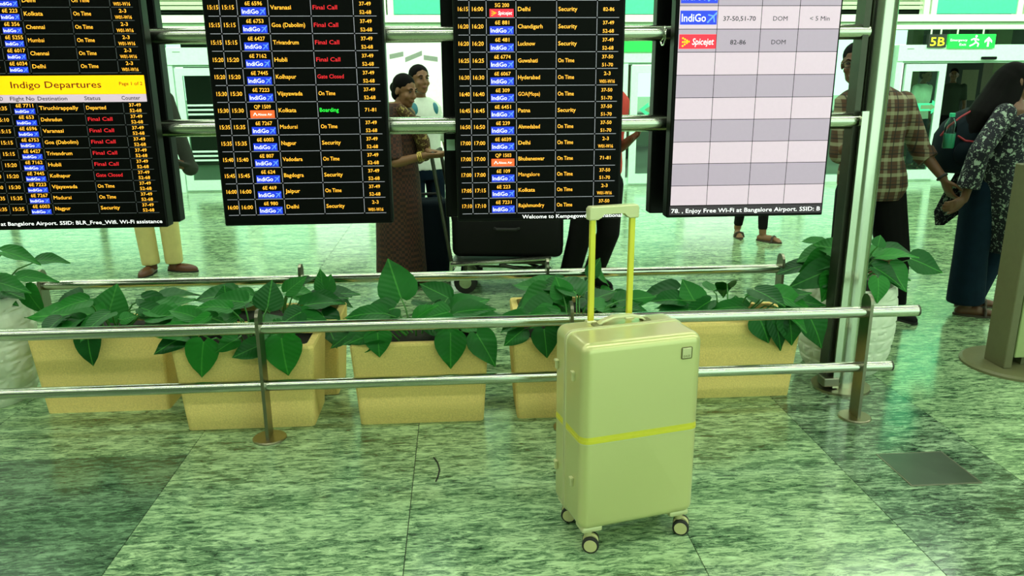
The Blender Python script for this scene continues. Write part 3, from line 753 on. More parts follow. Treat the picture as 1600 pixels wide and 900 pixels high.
def add_leaf(t, base, tip, width=1.0, hint=None, variant=None, root=None):
    """base, tip in world metres; the leaf turns its upper side to the hint"""
    o = Vector(t.location); base = Vector(base) - o; tip = Vector(tip) - o
    d = tip - base; ln = d.length; yv = d.normalized()
    hint = Vector(hint) if hint is not None else Vector((0, -0.7, 0.8))
    zv = (hint - yv * hint.dot(yv)).normalized(); xv = yv.cross(zv)
    lf = shared('leaf', LEAVES[variant if variant is not None else random.randrange(3)], t)
    m = Matrix((xv * ln * width, yv * ln, zv * ln)).transposed().to_4x4(); m.translation = base
    lf.matrix_local = m
    if root is not None:
        r = Vector(root) - o; mid = (r + base) / 2 + Vector((0, 0, 0.03))
        obj('stem', TB([r, mid, base], [0.0045, 0.004, 0.003], 5), 'stem', t)

def filler(t, cx, cy, z, hw, hd, n, seed, reach=0.14, top=0.16):
    rnd = random.Random(seed)
    for k in range(int(n * 1.5)):
        rx = rnd.uniform(-hw * 0.7, hw * 0.7); ry = rnd.uniform(-hd * 0.7, hd * 0.7)
        ang = math.atan2(ry * hw / hd, rx) + rnd.uniform(-0.9, 0.9)
        h = rnd.uniform(0.03, top) * (1.0 - 0.4 * abs(rx) / hw)
        out = rnd.uniform(0.02, 0.07)
        base = Vector((cx + rx + out * math.cos(ang), cy + ry + out * 0.8 * math.sin(ang), z + h))
        ln = rnd.uniform(0.13, 0.215)
        el = rnd.uniform(-0.45, 0.35)
        dv = Vector((math.cos(ang) * math.cos(el), 0.75 * math.sin(ang) * math.cos(el), math.sin(el))).normalized() * ln
        tip = base + dv
        for v in (base, tip): v.y = min(3.93, max(3.235, v.y))      # keep clear of the two rails
        add_leaf(t, base, tip, rnd.uniform(0.85, 1.15), (rnd.uniform(-0.4, 0.4), -0.45, 1.0), rnd.randrange(3), (cx + rx * 0.5, cy + ry * 0.5, z))

PH = 0.39
def planter(label, cx, cy, w=0.56, d=0.29, seed=1, n=16, special=(), rot=0.0):
    t = thing('planter_box', label, 'planter', (cx, cy, 0), 0, 'sandstone planter boxes')
    def rr(hw, hd, z, r=0.02):
        out = []
        for sx, sy, a0 in ((1, 1, 0), (-1, 1, PI / 2), (-1, -1, PI), (1, -1, 3 * PI / 2)):
            for k in range(4):
                a = a0 + k * PI / 6; out.append(Vector((sx * (hw - r) + r * math.cos(a), sy * (hd - r) + r * math.sin(a), z)))
        return out
    b0, b1 = w / 2, d / 2; t0, t1 = b0 + 0.027, b1 + 0.027
    obj('trough', rings(bmesh.new(), [rr(b0, b1, 0.0), rr(t0 - 0.002, t1 - 0.002, PH - 0.012), rr(t0 - 0.006, t1 - 0.006, PH), rr(t0 - 0.036, t1 - 0.036, PH), rr(t0 - 0.04, t1 - 0.04, PH - 0.05)], cap=True), 'sandstone', t)
    obj('soil', rings(bmesh.new(), [rr(t0 - 0.041, t1 - 0.041, PH - 0.049), rr(t0 - 0.041, t1 - 0.041, PH - 0.028), rr(t0 * 0.5, t1 * 0.5, PH - 0.012)]), 'soil', t)
    for s in special:
        (bx, by, bY), (tx, ty, tY), wd, hint, var = s
        bp, tp = at(bx, by, bY), at(tx, ty, tY)
        add_leaf(t, bp, tp, wd, hint, var, (cx + (bp.x - cx) * 0.5, cy + max(-0.08, min(0.08, (bp.y - cy) * 0.5)), PH - 0.02))
    filler(t, cx, cy, PH, t0, t1, n, seed)
    return t
CAMW = (0, -1, 0.25)
planter('wide sandstone planter box beside the white pot at the left', -1.68, 3.665, seed=3, n=11, special=[
    ((168, 496, 3.66), (183, 443, 3.72), 1.35, (0.3, -1, 0.2), 3), ((150, 492, 3.62), (35, 489, 3.60), 0.75, (0, -0.5, 1), 0), ((230, 500, 3.66), (285, 467, 3.70), 1.3, (0.2, -0.8, 0.6), 0),
    ((137, 520, 3.46), (139, 573, 3.41), 1.1, CAMW, 1), ((190, 500, 3.6), (215, 492, 3.62), 1.6, (0, -0.6, 1), 0), ((130, 505, 3.56), (60, 512, 3.52), 0.8, (0, -0.6, 1), 2)])
planter('sandstone planter box behind the left barrier post', -0.955, 3.425, seed=11, n=13, special=[
    ((318, 535, 3.24), (310, 592, 3.20), 1.25, CAMW, 1), ((440, 530, 3.24), (447, 588, 3.19), 1.45, CAMW, 1), ((290, 525, 3.28), (236, 549, 3.22), 0.9, (0, -0.8, 0.6), 1),
    ((405, 540, 3.25), (362, 558, 3.2), 1.1, (0, -0.9, 0.5), 0), ((370, 530, 3.24), (335, 548, 3.2), 1.2, (0, -0.7, 0.7), 2), ((355, 475, 3.5), (350, 445, 3.52), 1.7, (0, -1, 0.2), 3), ((418, 480, 3.5), (425, 437, 3.55), 1.5, (0, -1, 0.2), 3),
    ((340, 495, 3.4), (310, 507, 3.33), 1.3, (0, -0.7, 0.7), 0), ((470, 488, 3.42), (440, 502, 3.35), 1.4, (0, -0.8, 0.6), 1)])
planter('sandstone planter box with one large upright heart-shaped leaf', -0.19, 3.42, seed=23, n=11, special=[
    ((626, 464, 3.50), (606, 404, 3.55), 1.35, (0.1, -1, 0.15), 3), ((615, 482, 3.42), (558, 500, 3.33), 1.0, (0, -0.7, 0.8), 0), ((590, 520, 3.25), (592, 557, 3.2), 1.6, CAMW, 1),
    ((704, 522, 3.24), (704, 577, 3.19), 1.25, CAMW, 1), ((745, 522, 3.26), (776, 571, 3.2), 1.1, (0.2, -1, 0.3), 1), ((700, 488, 3.40), (662, 496, 3.34), 1.3, (0, -0.8, 0.7), 0), ((715, 488, 3.42), (774, 477, 3.42), 0.85, (0, -0.6, 0.9), 2), ((565, 522, 3.3), (535, 538, 3.26), 1.1, (0, -0.8, 0.7), 0),
    ((700, 465, 3.56), (655, 442, 3.58), 1.0, (0, -0.9, 0.5), 0)])
planter('sandstone planter box half hidden behind the suitcase', 0.525, 3.425, seed=31, n=14, special=[
    ((850, 515, 3.24), (856, 560, 3.2), 1.3, CAMW, 1), ((860, 480, 3.42), (812, 492, 3.34), 1.2, (0, -0.8, 0.7), 0), ((818, 515, 3.28), (788, 538, 3.24), 1.2, (0, -0.9, 0.6), 1), ((880, 462, 3.52), (868, 432, 3.55), 1.6, CAMW, 3), ((985, 468, 3.5), (1026, 462, 3.5), 0.9, (0, -0.8, 0.6), 0)])
planter('sandstone planter box to the right of the suitcase', 1.315, 3.585, seed=47, n=7, special=[
    ((1088, 476, 3.58), (1066, 436, 3.62), 1.35, CAMW, 3), ((1210, 495, 3.40), (1226, 550, 3.36), 0.8, CAMW, 1), ((1185, 494, 3.40), (1206, 537, 3.365), 1.3, CAMW, 1), ((1232, 490, 3.40), (1243, 541, 3.36), 1.2, CAMW, 1), ((1262, 490, 3.42), (1294, 544, 3.38), 1.1, (0.2, -1, 0.3), 1),
    ((1235, 470, 3.6), (1292, 474, 3.56), 0.9, (0, -0.6, 0.9), 0), ((1185, 468, 3.6), (1165, 459, 3.6), 1.5, (0, -0.6, 0.8), 2), ((1165, 480, 3.5), (1105, 476, 3.5), 0.8, (0, -0.5, 1), 1), ((1075, 484, 3.55), (1025, 482, 3.5), 0.7, (0, -0.5, 1), 1), ((1150, 478, 3.56), (1150, 461, 3.58), 1.8, CAMW, 0)])
planter('rear sandstone planter box behind the left barrier post and rail', -0.90, 3.785, seed=53, n=12, special=[
    ((448, 456, 3.72), (478, 431, 3.74), 1.0, (-0.3, -1, 0.3), 0), ((505, 455, 3.75), (500, 420, 3.78), 1.0, CAMW, 3), ((512, 455, 3.75), (517, 428, 3.78), 1.2, CAMW, 3), ((492, 465, 3.72), (540, 472, 3.7), 0.9, (0, -0.6, 0.9), 0)])
planter('rear sandstone planter box partly hidden by the suitcase handle', 0.56, 3.785, seed=61, n=15)

def round_pot(label, cx, cy, r, h, seed, special, n):
    t = thing('round_pot', label, 'planter', (cx, cy, 0), 0, 'tall white textured pots')
    N_ = 108; bm = bmesh.new(); rnd = random.Random(seed); rs = []
    prof = [(0.78, 0.0), (0.86, 0.08), (0.94, 0.22), (0.995, 0.45), (1.0, 0.62), (0.985, 0.80), (0.95, 0.94), (0.93, 1.0), (0.86, 1.0), (0.84, 0.88)]
    M_ = []
    zs = [k / 63 for k in range(64)]
    def pr(z):
        for (r0, z0), (r1, z1) in zip(prof[:8], prof[1:8]):
            if z0 <= z <= z1 + 1e-6: return r0 + (r1 - r0) * (z - z0) / max(1e-6, z1 - z0)
        return prof[7][0]
    for z in zs:
        band = int(z * 7); off = (band % 2) * 0.5
        row = []
        for j in range(N_):
            u = (j / N_ * 9 + off) % 1.0; v = z * 7 - band
            ridge = -0.007 if (u < 0.09 or v < 0.12 or abs(u - v * (0.6 if band % 3 else 1.3)) < 0.06 or (band % 2 and abs(u - 0.55) < 0.045)) else 0.0
            rad = r * pr(z) + ridge
            row.append(Vector((rad * math.cos(2 * PI * j / N_), rad * math.sin(2 * PI * j / N_), z * h)))
        rs.append(row)
    for rr_, z in ((0.86, 1.0), (0.84, 0.9)): rs.append([Vector((r * rr_ * math.cos(2 * PI * j / N_), r * rr_ * math.sin(2 * PI * j / N_), z * h)) for j in range(N_)])
    obj('pot', rings(bm, rs), 'pot_white', t, True)
    obj('soil', lathe([(r * 0.83, h * 0.905), (r * 0.83, h * 0.93), (r * 0.4, h * 0.95)], 24), 'soil', t)
    for s in special:
        (bx, by, bY), (tx, ty, tY), wd, hint, var = s
        add_leaf(t, at(bx, by, bY), at(tx, ty, tY), wd, hint, var, (cx, cy, h * 0.93))
    filler(t, cx, cy, h, r, r, n, seed, top=0.22)
round_pot('tall white relief-patterned pot behind the steel mast', 2.05, 3.83, 0.245, 0.47, 5, [
    ((1390, 415, 3.7), (1418, 455, 3.62), 1.15, CAMW, 0), ((1425, 405, 3.75), (1476, 425, 3.72), 1.0, (0, -0.9, 0.5), 0), ((1372, 384, 3.72), (1376, 367, 3.74), 1.9, CAMW, 3), ((1372, 435, 3.62), (1376, 472, 3.56), 1.25, CAMW, 1),
    ((1300, 420, 3.65), (1240, 445, 3.6), 0.9, (0, -0.9, 0.5), 1), ((1290, 400, 3.7), (1255, 425, 3.66), 1.1, CAMW, 1), ((1320, 392, 3.72), (1272, 380, 3.7), 0.9, (0, -0.8, 0.6), 0), ((1300, 430, 3.62), (1290, 470, 3.56), 1.2, CAMW, 1)], 12)
round_pot('tall white relief-patterned pot at the left edge', -2.345, 3.745, 0.25, 0.53, 9, [
    ((40, 450, 3.75), (62, 490, 3.7), 1.0, CAMW, 1), ((30, 432, 3.78), (92, 437, 3.8), 0.6, (0, -0.6, 0.9), 0), ((5, 445, 3.7), (40, 430, 3.72), 0.8, (0, -0.7, 0.8), 0)], 12)

# ================================================================== the suitcase
CX, CY, CROT = 0.540, 2.375, math.radians(13.5)
W, D, Z0, Z1 = 0.416, 0.252, 0.084, 0.730
t = thing('suitcase', 'champagne hard-shell spinner suitcase with raised handle standing in front of the barrier', 'suitcase', (CX, CY, 0), CROT)
SEAM = 0.022
def rrect(hw, z0, z1, r, y, k=6):
    out = []
    for sx, zc, a0 in ((1, z1 - r, 0), (-1, z1 - r, PI / 2), (-1, z0 + r, PI), (1, z0 + r, 3 * PI / 2)):
        for q in range(k + 1):
            a = a0 + q * PI / 2 / k; out.append(Vector((sx * (hw - r) + r * math.cos(a), y, zc + r * math.sin(a))))
    return out
def shell(y_in, y_out, er=0.030, rc=0.034):
    rs = []; s = 1 if y_out > y_in else -1
    for y, ins in [(y_in, 0.0), (y_out - s * er, 0.0)] + [(y_out - s * er * (1 - math.sin(a)), er * (1 - math.cos(a))) for a in (PI / 12 * q for q in range(1, 6))] + [(y_out, er)]:
        rs.append(rrect(W / 2 - ins, Z0 + ins, Z1 - ins, max(rc - ins, 0.006), y))
    if s > 0: rs.reverse()
    return rings(bmesh.new(), rs)
def fix(bm):
    bmesh.ops.recalc_face_normals(bm, faces=list(bm.faces)); return bm
fs = obj('front_shell', fix(shell(SEAM - 0.008, -D / 2)), 'case_shell', t, True)
rs_ = obj('rear_shell', fix(shell(SEAM + 0.008, D / 2)), 'case_shell', t, True)
for y in (SEAM - 0.006, SEAM + 0.006):
    obj('frame_rib', fix(rings(bmesh.new(), [rrect(W / 2 + e, Z0 - e, Z1 + e, 0.036, y + dy) for e, dy in ((-0.002, -0.0045), (0.003, -0.0035), (0.004, 0.0), (0.003, 0.0035), (-0.002, 0.0045))])), 'case_trim', t, True)
def band(y_in, y_out, z, h, off, m, parent, name, er=0.030):
    s = 1 if y_out > y_in else -1; path = []
    path.append((-W / 2 - off, y_in))
    for q in range(7):
        a = q * PI / 12; path.append((-(W / 2 - er) - (er + off) * math.cos(a), y_out - s * er + s * (er + off) * math.sin(a)))
    path += [(-p[0], p[1]) for p in reversed(path)]
    bm = bmesh.new(); V = []
    for x, y in path: V.append([bm.verts.new((x, y, z)), bm.verts.new((x, y, z + h))])
    inner = [(p[0] * 0.985, p[1] - s * 0.004) for p in path]
    U = [[bm.verts.new((x, y, z)), bm.verts.new((x, y, z + h))] for x, y in inner]
    for i in range(len(V) - 1):
        a, b_, c, d_ = V[i], V[i + 1], U[i], U[i + 1]
        bm.faces.new((a[0], b_[0], b_[1], a[1])); bm.faces.new((a[1], b_[1], d_[1], c[1])); bm.faces.new((a[0], c[0], d_[0], b_[0]))
    obj(name, fix(bm), m, parent)
for yi, yo, par in ((SEAM - 0.012, -D / 2, fs), (SEAM + 0.012, D / 2, rs_)):
    band(yi, yo, 0.398, 0.010, 0.0015, 'case_yellow', par, 'accent_band')
    band(yi, yo, 0.4085, 0.012, 0.0002, 'case_groove' if False else 'case_yellow', par, 'accent_band')
    band(yi, yo, 0.394, 0.0035, 0.0010, 'case_trim', par, 'accent_edge')
# latches on the sides
for sx in (-1, 1):
    for y, z in ((-0.056, 0.615), (0.088, 0.605), (-0.056, 0.245), (0.088, 0.235)):
        bm = bmesh.new(); x0 = sx * (W / 2)
        box(bm, min(x0, x0 + sx * 0.010), max(x0, x0 + sx * 0.010), y - 0.005, y + 0.005, z - 0.024, z)
        box(bm, min(x0, x0 + sx * 0.012), max(x0, x0 + sx * 0.012), y - 0.009, y + 0.009, z, z + 0.009)
        obj('latch', bevel(bm, 0.0015, 1), 'case_trim', t)
# corner guards
for sx in (-1, 1):
    for sy in (-1, 1):
        bm = B(min(sx * (W / 2 - 0.085), sx * (W / 2 - 0.012)), max(sx * (W / 2 - 0.085), sx * (W / 2 - 0.012)), min(sy * (D / 2 - 0.075), sy * (D / 2 - 0.010)), max(sy * (D / 2 - 0.075), sy * (D / 2 - 0.010)), Z0 - 0.012, Z0 + 0.010)
        g_ = obj('wheel_housing', bevel(bm, 0.008, 2), 'case_trim', t, True)
        wx, wy = sx * (W / 2 - 0.040), sy * (D / 2 - 0.030)
        c = obj('caster', TB([(wx, wy, Z0 - 0.010), (wx, wy, 0.052)], [0.014, 0.012], 14), 'case_wheel', t, True)
        ca = Vector((0.85, -0.53, 0)).normalized() if sx > 0 else Vector((0.9, -0.43, 0)).normalized()
        ax = Vector((-ca.y, ca.x, 0))
        back = Vector((wx, wy, 0)) + ca * 0.010
        obj('fork', bevel(tube(bmesh.new(), [back + ax * -0.007 + Vector((0, 0, 0.036)), back + ax * 0.007 + Vector((0, 0, 0.036))], 0.026, 18), 0.002, 1), 'case_wheel', c, True)
        for s in (-1, 1):
            p = back + ax * (s * 0.017)
            q = obj('wheel', bevel(tube(bmesh.new(), [p + ax * -0.008 + Vector((0, 0, 0.0285)), p + ax * 0.008 + Vector((0, 0, 0.0285))], 0.0280, 24), 0.003, 2), 'rubber', c, True)
            for s2_ in (-1, 1):
                p2 = p + ax * (s2_ * 0.0085)
                obj('hub', tube(bmesh.new(), [p2 - ax * 0.0015 + Vector((0, 0, 0.0285)), p2 + ax * 0.0015 + Vector((0, 0, 0.0285))], 0.0215, 20), 'case_wheel', q if False else c, True)
# logo plate
bm = bevel(B(0.128, 0.166, -D / 2 - 0.0025, -D / 2 + 0.001, 0.648, 0.688), 0.004, 2); obj('logo_border', bm, 'case_groove', t)
bm = bevel(B(0.131, 0.163, -D / 2 - 0.0035, -D / 2 - 0.001, 0.651, 0.685), 0.001, 1); lp = obj('logo_plate', bm, 'case_trim', t)
bm = bmesh.new(); write(bm, 'EASE', 0.147, 0.655, 0.007, -D / 2 - 0.0040, 'C', 0.024); obj('logo_lettering', bm, 'case_groove', lp)
# carry handle on top
pts = [(-0.085, 0.050, Z1 + 0.002), (-0.072, 0.050, Z1 + 0.012), (-0.03, 0.050, Z1 + 0.024), (0.03, 0.050, Z1 + 0.024), (0.072, 0.050, Z1 + 0.012), (0.085, 0.050, Z1 + 0.002)]
bm = bmesh.new(); rings(bm, [[Vector((p[0], p[1] + dy, p[2] + dz)) for dy, dz in ((-0.013, -0.003), (0.013, -0.003), (0.012, 0.004), (-0.012, 0.004))] for p in pts])
ch = obj('carry_handle', fix(bevel(bm, 0.0015, 1)), 'case_trim', t)
for x in (-0.088, 0.088): obj('handle_mount', bevel(B(x - 0.016, x + 0.016, 0.034, 0.066, Z1 - 0.002, Z1 + 0.006), 0.003, 1), 'case_groove', ch)
# pull handle
HY = 0.094; HX = -0.022
for x in (HX - 0.070, HX + 0.070):
    obj('pull_tube', bevel(B(x - 0.010, x + 0.010, HY - 0.007, HY + 0.007, Z1 - 0.01, 1.09), 0.003, 2), 'case_yellow', t)
    obj('tube_socket', bevel(B(x - 0.017, x + 0.017, HY - 0.013, HY + 0.013, Z1 - 0.004, Z1 + 0.005), 0.003, 1), 'case_trim', t)
bm = bmesh.new()
pr_ = [(-0.084, 1.012), (-0.050, 1.012), (-0.046, 1.022), (-0.036, 1.034), (0.036, 1.034), (0.046, 1.022), (0.050, 1.012), (0.084, 1.012), (0.084, 1.048), (0.078, 1.056), (-0.078, 1.056), (-0.084, 1.048)]
rings(bm, [[Vector((HX + x * 1.05, y, z + 0.062)) for x, z in pr_] for y in (HY - 0.016, HY + 0.016)])
obj('grip', fix(bevel(bm, 0.004, 2)), 'case_trim', t, False)

# ================================================================== totem at the right
t = thing('sign_totem', 'olive grey totem on a round floor base at the right edge', 'totem', (2.985, 3.735, 0))
obj('base_disc', lathe([(0.275, 0), (0.275, 0.012), (0.26, 0.022), (0.0, 0.024)], 48, cap=False), 'kiosk_base', t, False)
obj('stem', B(-0.02, 0.12, -0.05, 0.05, 0.02, 0.10), 'kiosk_edge', t)
obj('side_post', bevel(B(-0.150, -0.105, -0.10, 0.06, 0.022, 1.08), 0.004, 1), 'kiosk_edge', t)
obj('groove', B(-0.1045, -0.088, -0.06, 0.05, 0.024, 1.08), 'steel_dark', t)
obj('lower_panel', bevel(B(-0.087, 0.50, -0.085, 0.06, 0.075, 1.09), 0.004, 1), 'kiosk_panel', t)
obj('upper_panel', bevel(B(-0.112, 0.50, -0.115, 0.06, 1.10, 1.80), 0.004, 1), 'kiosk_panel', t)

# ================================================================== people
def rz(a): return Matrix.Rotation(a, 3, 'Z')
class Fig:
    """joints of a standing figure; front is -Y before turning; all local to the feet"""
    def __init__(s, H, face=0.0, build=1.0):
        s.H = H; s.R = rz(face); s.k = build; s.yaw = face; s.headyaw = face; s.headpitch = 0.0
        d = {}
        for sd, q in (('L', 1), ('R', -1)):
            d['hip' + sd] = (q * 0.052, 0, 0.52); d['knee' + sd] = (q * 0.058, -0.012, 0.285); d['ank' + sd] = (q * 0.060, 0.012, 0.05); d['toe' + sd] = (q * 0.070, -0.095, 0.018)
            d['sh' + sd] = (q * 0.108, 0.0, 0.805); d['elb' + sd] = (q * 0.135, 0.02, 0.625); d['wri' + sd] = (q * 0.14, -0.045, 0.475)
        s.J = {k: s.R @ (Vector(v) * H) for k, v in d.items()}
        s.J['head'] = s.R @ Vector((0, -0.022 * H, 0.928 * H)); s.J['neck'] = s.R @ Vector((0, 0.008 * H, 0.83 * H))
        s.shift = Vector((0, 0, 0))
    def place(s, secs):
        """let torso rings follow the line from hips to neck"""
        hm = (s.J['hipL'] + s.J['hipR']) / 2; nk = s.J['neck']; Ri = s.R.transposed(); out = []
        for q in secs:
            u = (q[0] - 0.52 * s.H) / (0.31 * s.H); c = Ri @ (hm + (nk - hm) * max(-0.2, min(1.1, u)))
            out.append((q[0], q[1], q[2], c.x, c.y))
        return out
    def set(s, **kw):
        for k, v in kw.items(): s.J[k] = Vector(v)
        return s
    def torso(s, off=0.0, zlo=0.47, zhi=0.85, flare=0.0, bust=0.0):
        H, b = s.H, s.k
        base = [(0.45, 0.082, 0.060), (0.50, 0.098, 0.068), (0.54, 0.096, 0.066), (0.60, 0.084, 0.060), (0.66, 0.086, 0.063), (0.72, 0.095, 0.068), (0.77, 0.103, 0.066), (0.80, 0.103, 0.058), (0.825, 0.075, 0.048), (0.845, 0.040, 0.040), (0.865, 0.034, 0.036)]
        out = []
        for z, rx, ry in base:
            if zlo - 1e-6 <= z <= zhi + 1e-6:
                f = 1 + flare * max(0, 0.62 - z) / 0.15
                out.append((z * H, rx * H * b * f + off, ry * H * b * f + off + (bust if 0.7 < z < 0.78 else 0)))
        return out

def hand(bm, wrist, d, nrm, curl=0.5, side=1, k=1.0, spread=0.1):
    """palm and five fingers; nrm points out of the palm, side: thumb side along d x nrm"""
    d = Vector(d).normalized(); nrm = Vector(nrm); nrm = (nrm - d * nrm.dot(d)).normalized(); lat = d.cross(nrm) * side
    w = Vector(wrist)
    rs = []
    for u, hw, th in ((-0.01, 0.024, 0.019), (0.02, 0.031, 0.017), (0.055, 0.039, 0.0155), (0.088, 0.039, 0.013), (0.097, 0.034, 0.009)):
        rs.append([w + d * u * k + lat * hw * k * math.cos(a * PI / 6) + nrm * th * k * math.sin(a * PI / 6) for a in range(12)])
    rings(bm, rs)
    for q, (off, ln) in enumerate(((0.029, 0.070), (0.010, 0.078), (-0.010, 0.073), (-0.028, 0.058))):
        p = w + d * 0.088 * k + lat * off * k; dirv = (d + lat * (off * spread * 20 * 0.05)).normalized()
        pts = [p]; ang = curl * 0.35
        for seg, f in ((0.45, 1.0), (0.32, 1.0), (0.23, 0.8)):
            dd = dirv * math.cos(ang) + nrm * math.sin(ang)
            p = p + dd * ln * seg * k; pts.append(p); ang += curl * 0.75 * f
        tube(bm, pts, [0.0092 * k, 0.0090 * k, 0.0083 * k, 0.0070 * k], 8, True)
    p = w + d * 0.022 * k + lat * 0.026 * k
    p1 = p + (d * 0.65 + lat * 0.62 + nrm * 0.35).normalized() * 0.042 * k; p2 = p1 + (d * 0.85 + lat * 0.3 + nrm * 0.4).normalized() * 0.032 * k; p3 = p2 + (d * 0.95 + nrm * 0.35).normalized() * 0.024 * k
    tube(bm, [p, p1, p2, p3], [0.013 * k, 0.011 * k, 0.0098 * k, 0.008 * k], 8, True)

def head_geo(bm, c, R, k=1.0):
    def E(x, y, z, a, b_, g): ellipsoid(bm, c + R @ (Vector((x, y, z)) * k), (a * k, b_ * k, g * k), R)
    E(0, 0.014, 0.030, 0.073, 0.091, 0.083); E(0, -0.022, -0.028, 0.058, 0.068, 0.080); E(0, -0.058, -0.088, 0.028, 0.026, 0.024)
    E(0, -0.030, -0.070, 0.050, 0.050, 0.040)
    tube(bm, [c + R @ (Vector(p) * k) for p in ((0, -0.084, 0.020), (0, -0.097, -0.004), (0, -0.104, -0.022))], [0.009 * k, 0.010 * k, 0.013 * k], 8, True)
    E(0, -0.090, -0.026, 0.018, 0.012, 0.009)
    E(0, -0.084, -0.052, 0.023, 0.012, 0.007); E(0, -0.083, -0.063, 0.021, 0.012, 0.008)
    E(0.03, -0.074, 0.030, 0.024, 0.014, 0.008); E(-0.03, -0.074, 0.030, 0.024, 0.014, 0.008)
    E(0.036, -0.062, -0.026, 0.022, 0.020, 0.022); E(-0.036, -0.062, -0.026, 0.022, 0.020, 0.022)
    for s in (-1, 1): E(s * 0.074, 0.012, -0.006, 0.010, 0.018, 0.030)

def person_body(t, f, skin='skin', voxel=0.0065, hands=None, bare=False):
    J, H, b = f.J, f.H, f.k
    bm = bmesh.new()
    loft(bm, f.place(f.torso(-0.006)), f.R)
    k = H / 1.70
    R = rz(f.headyaw) @ Matrix.Rotation(f.headpitch, 3, 'X')
    tube(bm, [J['neck'] - Vector((0, 0, 0.03)), J['neck'] + Vector((0, 0, 0.02)), J['head'] + R @ Vector((0, 0.012, -0.06 * k))], [0.060 * k, 0.052 * k, 0.050 * k], 12, True)
    head_geo(bm, J['head'], R, k)
    for sd in 'LR':
        tube(bm, [J['sh' + sd], J['elb' + sd], J['wri' + sd]], [0.044 * k * b, 0.034 * k * b, 0.025 * k], 12, True)
        m1 = J['sh' + sd].lerp(J['elb' + sd], 0.4); tube(bm, [J['sh' + sd], m1], [0.046 * k * b, 0.042 * k * b], 12, True)
        m2 = J['elb' + sd].lerp(J['wri' + sd], 0.3); tube(bm, [J['elb' + sd], m2, J['wri' + sd]], [0.034 * k, 0.036 * k, 0.025 * k], 12, True)
        tube(bm, [J['hip' + sd], J['knee' + sd], J['ank' + sd]], [0.078 * k * b, 0.052 * k * b, 0.036 * k], 14, True)
        mc = J['knee' + sd].lerp(J['ank' + sd], 0.3) + f.R @ Vector((0, 0.012, 0)); tube(bm, [J['knee' + sd], mc, J['ank' + sd]], [0.05 * k, 0.052 * k * b, 0.036 * k], 12, True)
        heel = J['ank' + sd] + (J['ank' + sd] - J['toe' + sd]).normalized() * 0.03 * k; heel.z = 0.030
        ft = J['toe' + sd]
        tube(bm, [heel, heel.lerp(ft, 0.55) + Vector((0, 0, 0.008)), Vector((ft.x, ft.y, 0.024))], [0.030 * k, 0.036 * k, 0.026 * k], 10, True)
        if bare:
            dv = (ft - J['ank' + sd]); dv.z = 0; dv.normalize(); lat = Vector((-dv.y, dv.x, 0))
            for q in range(5): tube(bm, [Vector((ft.x, ft.y, 0.020)) + lat * (q - 2) * 0.013, Vector((ft.x, ft.y, 0.018)) + lat * (q - 2) * 0.0155 + dv * (0.034 - 0.006 * abs(q - 1.2))], [0.010, 0.008], 7, True)
        hd = (hands or {}).get(sd)
        if hd is None:
            dv = (J['wri' + sd] - J['elb' + sd]).normalized()
            inward = (Vector((0, 0, J['wri' + sd].z)) - J['wri' + sd]).normalized()
            hand(bm, J['wri' + sd], dv, inward, 0.6, 1 if sd == 'L' else -1, k)
        else: hand(bm, J['wri' + sd], *hd, k=k)
    o = remeshed('body', bm, skin, t, voxel, 2)
    for s in (-1, 1):
        e = bmesh.new(); ellipsoid(e, J['head'] + R @ (Vector((s * 0.030, -0.081, 0.013)) * k), (0.012 * k, 0.007 * k, 0.006 * k), R, 10, 7); obj('eye', e, 'eye', t, True)
        e = bmesh.new(); tube(e, [J['head'] + R @ (Vector((s * x, y, z)) * k) for x, y, z in ((0.014, -0.088, 0.032), (0.03, -0.087, 0.037), (0.047, -0.075, 0.031))], [0.003, 0.004, 0.002], 6); obj('eyebrow', e, 'hair', t, True)
    e = bmesh.new(); ellipsoid(e, J['head'] + R @ (Vector((0, -0.0875, -0.0575)) * k), (0.021 * k, 0.0095 * k, 0.008 * k), R, 10, 7); obj('lips', e, 'lip', t, True)
    return o

def hair_short(t, f, extra=None, m='hair'):
    k = f.H / 1.70; R = rz(f.headyaw) @ Matrix.Rotation(f.headpitch, 3, 'X'); c = f.J['head']
    bm = bmesh.new()
    ellipsoid(bm, c + R @ (Vector((0, 0.024, 0.046)) * k), (0.080 * k, 0.092 * k, 0.080 * k), R)
    ellipsoid(bm, c + R @ (Vector((0, 0.045, 0.000)) * k), (0.074 * k, 0.068 * k, 0.075 * k), R)
    if extra: extra(bm, c, R, k)
    remeshed('hair', bm, m, t, 0.008, 2)

def shirt(t, f, m, name='shirt', zlo=0.47, off=0.014, sleeve=1.0, flare=0.0, srad=(0.058, 0.048, 0.040), voxel=0.009, neck=0.848, bust=0.0):
    J, H = f.J, f.H; k = H / 1.70; bm = bmesh.new()
    loft(bm, f.place(f.torso(off, zlo, neck, flare, bust)), f.R)
    for sd in 'LR':
        p = [J['sh' + sd], J['sh' + sd].lerp(J['elb' + sd], min(1, sleeve))]; r = [srad[0] * k, srad[1] * k]
        if sleeve > 1: p.append(J['elb' + sd].lerp(J['wri' + sd], sleeve - 1)); r.append(srad[2] * k)
        tube(bm, p, r, 14); ellipsoid(bm, J['sh' + sd], (srad[0] * k * 1.02,) * 3)
        if sleeve > 1: ellipsoid(bm, J['elb' + sd], (srad[1] * k,) * 3)
    return remeshed(name, bm, m, t, voxel, 3)

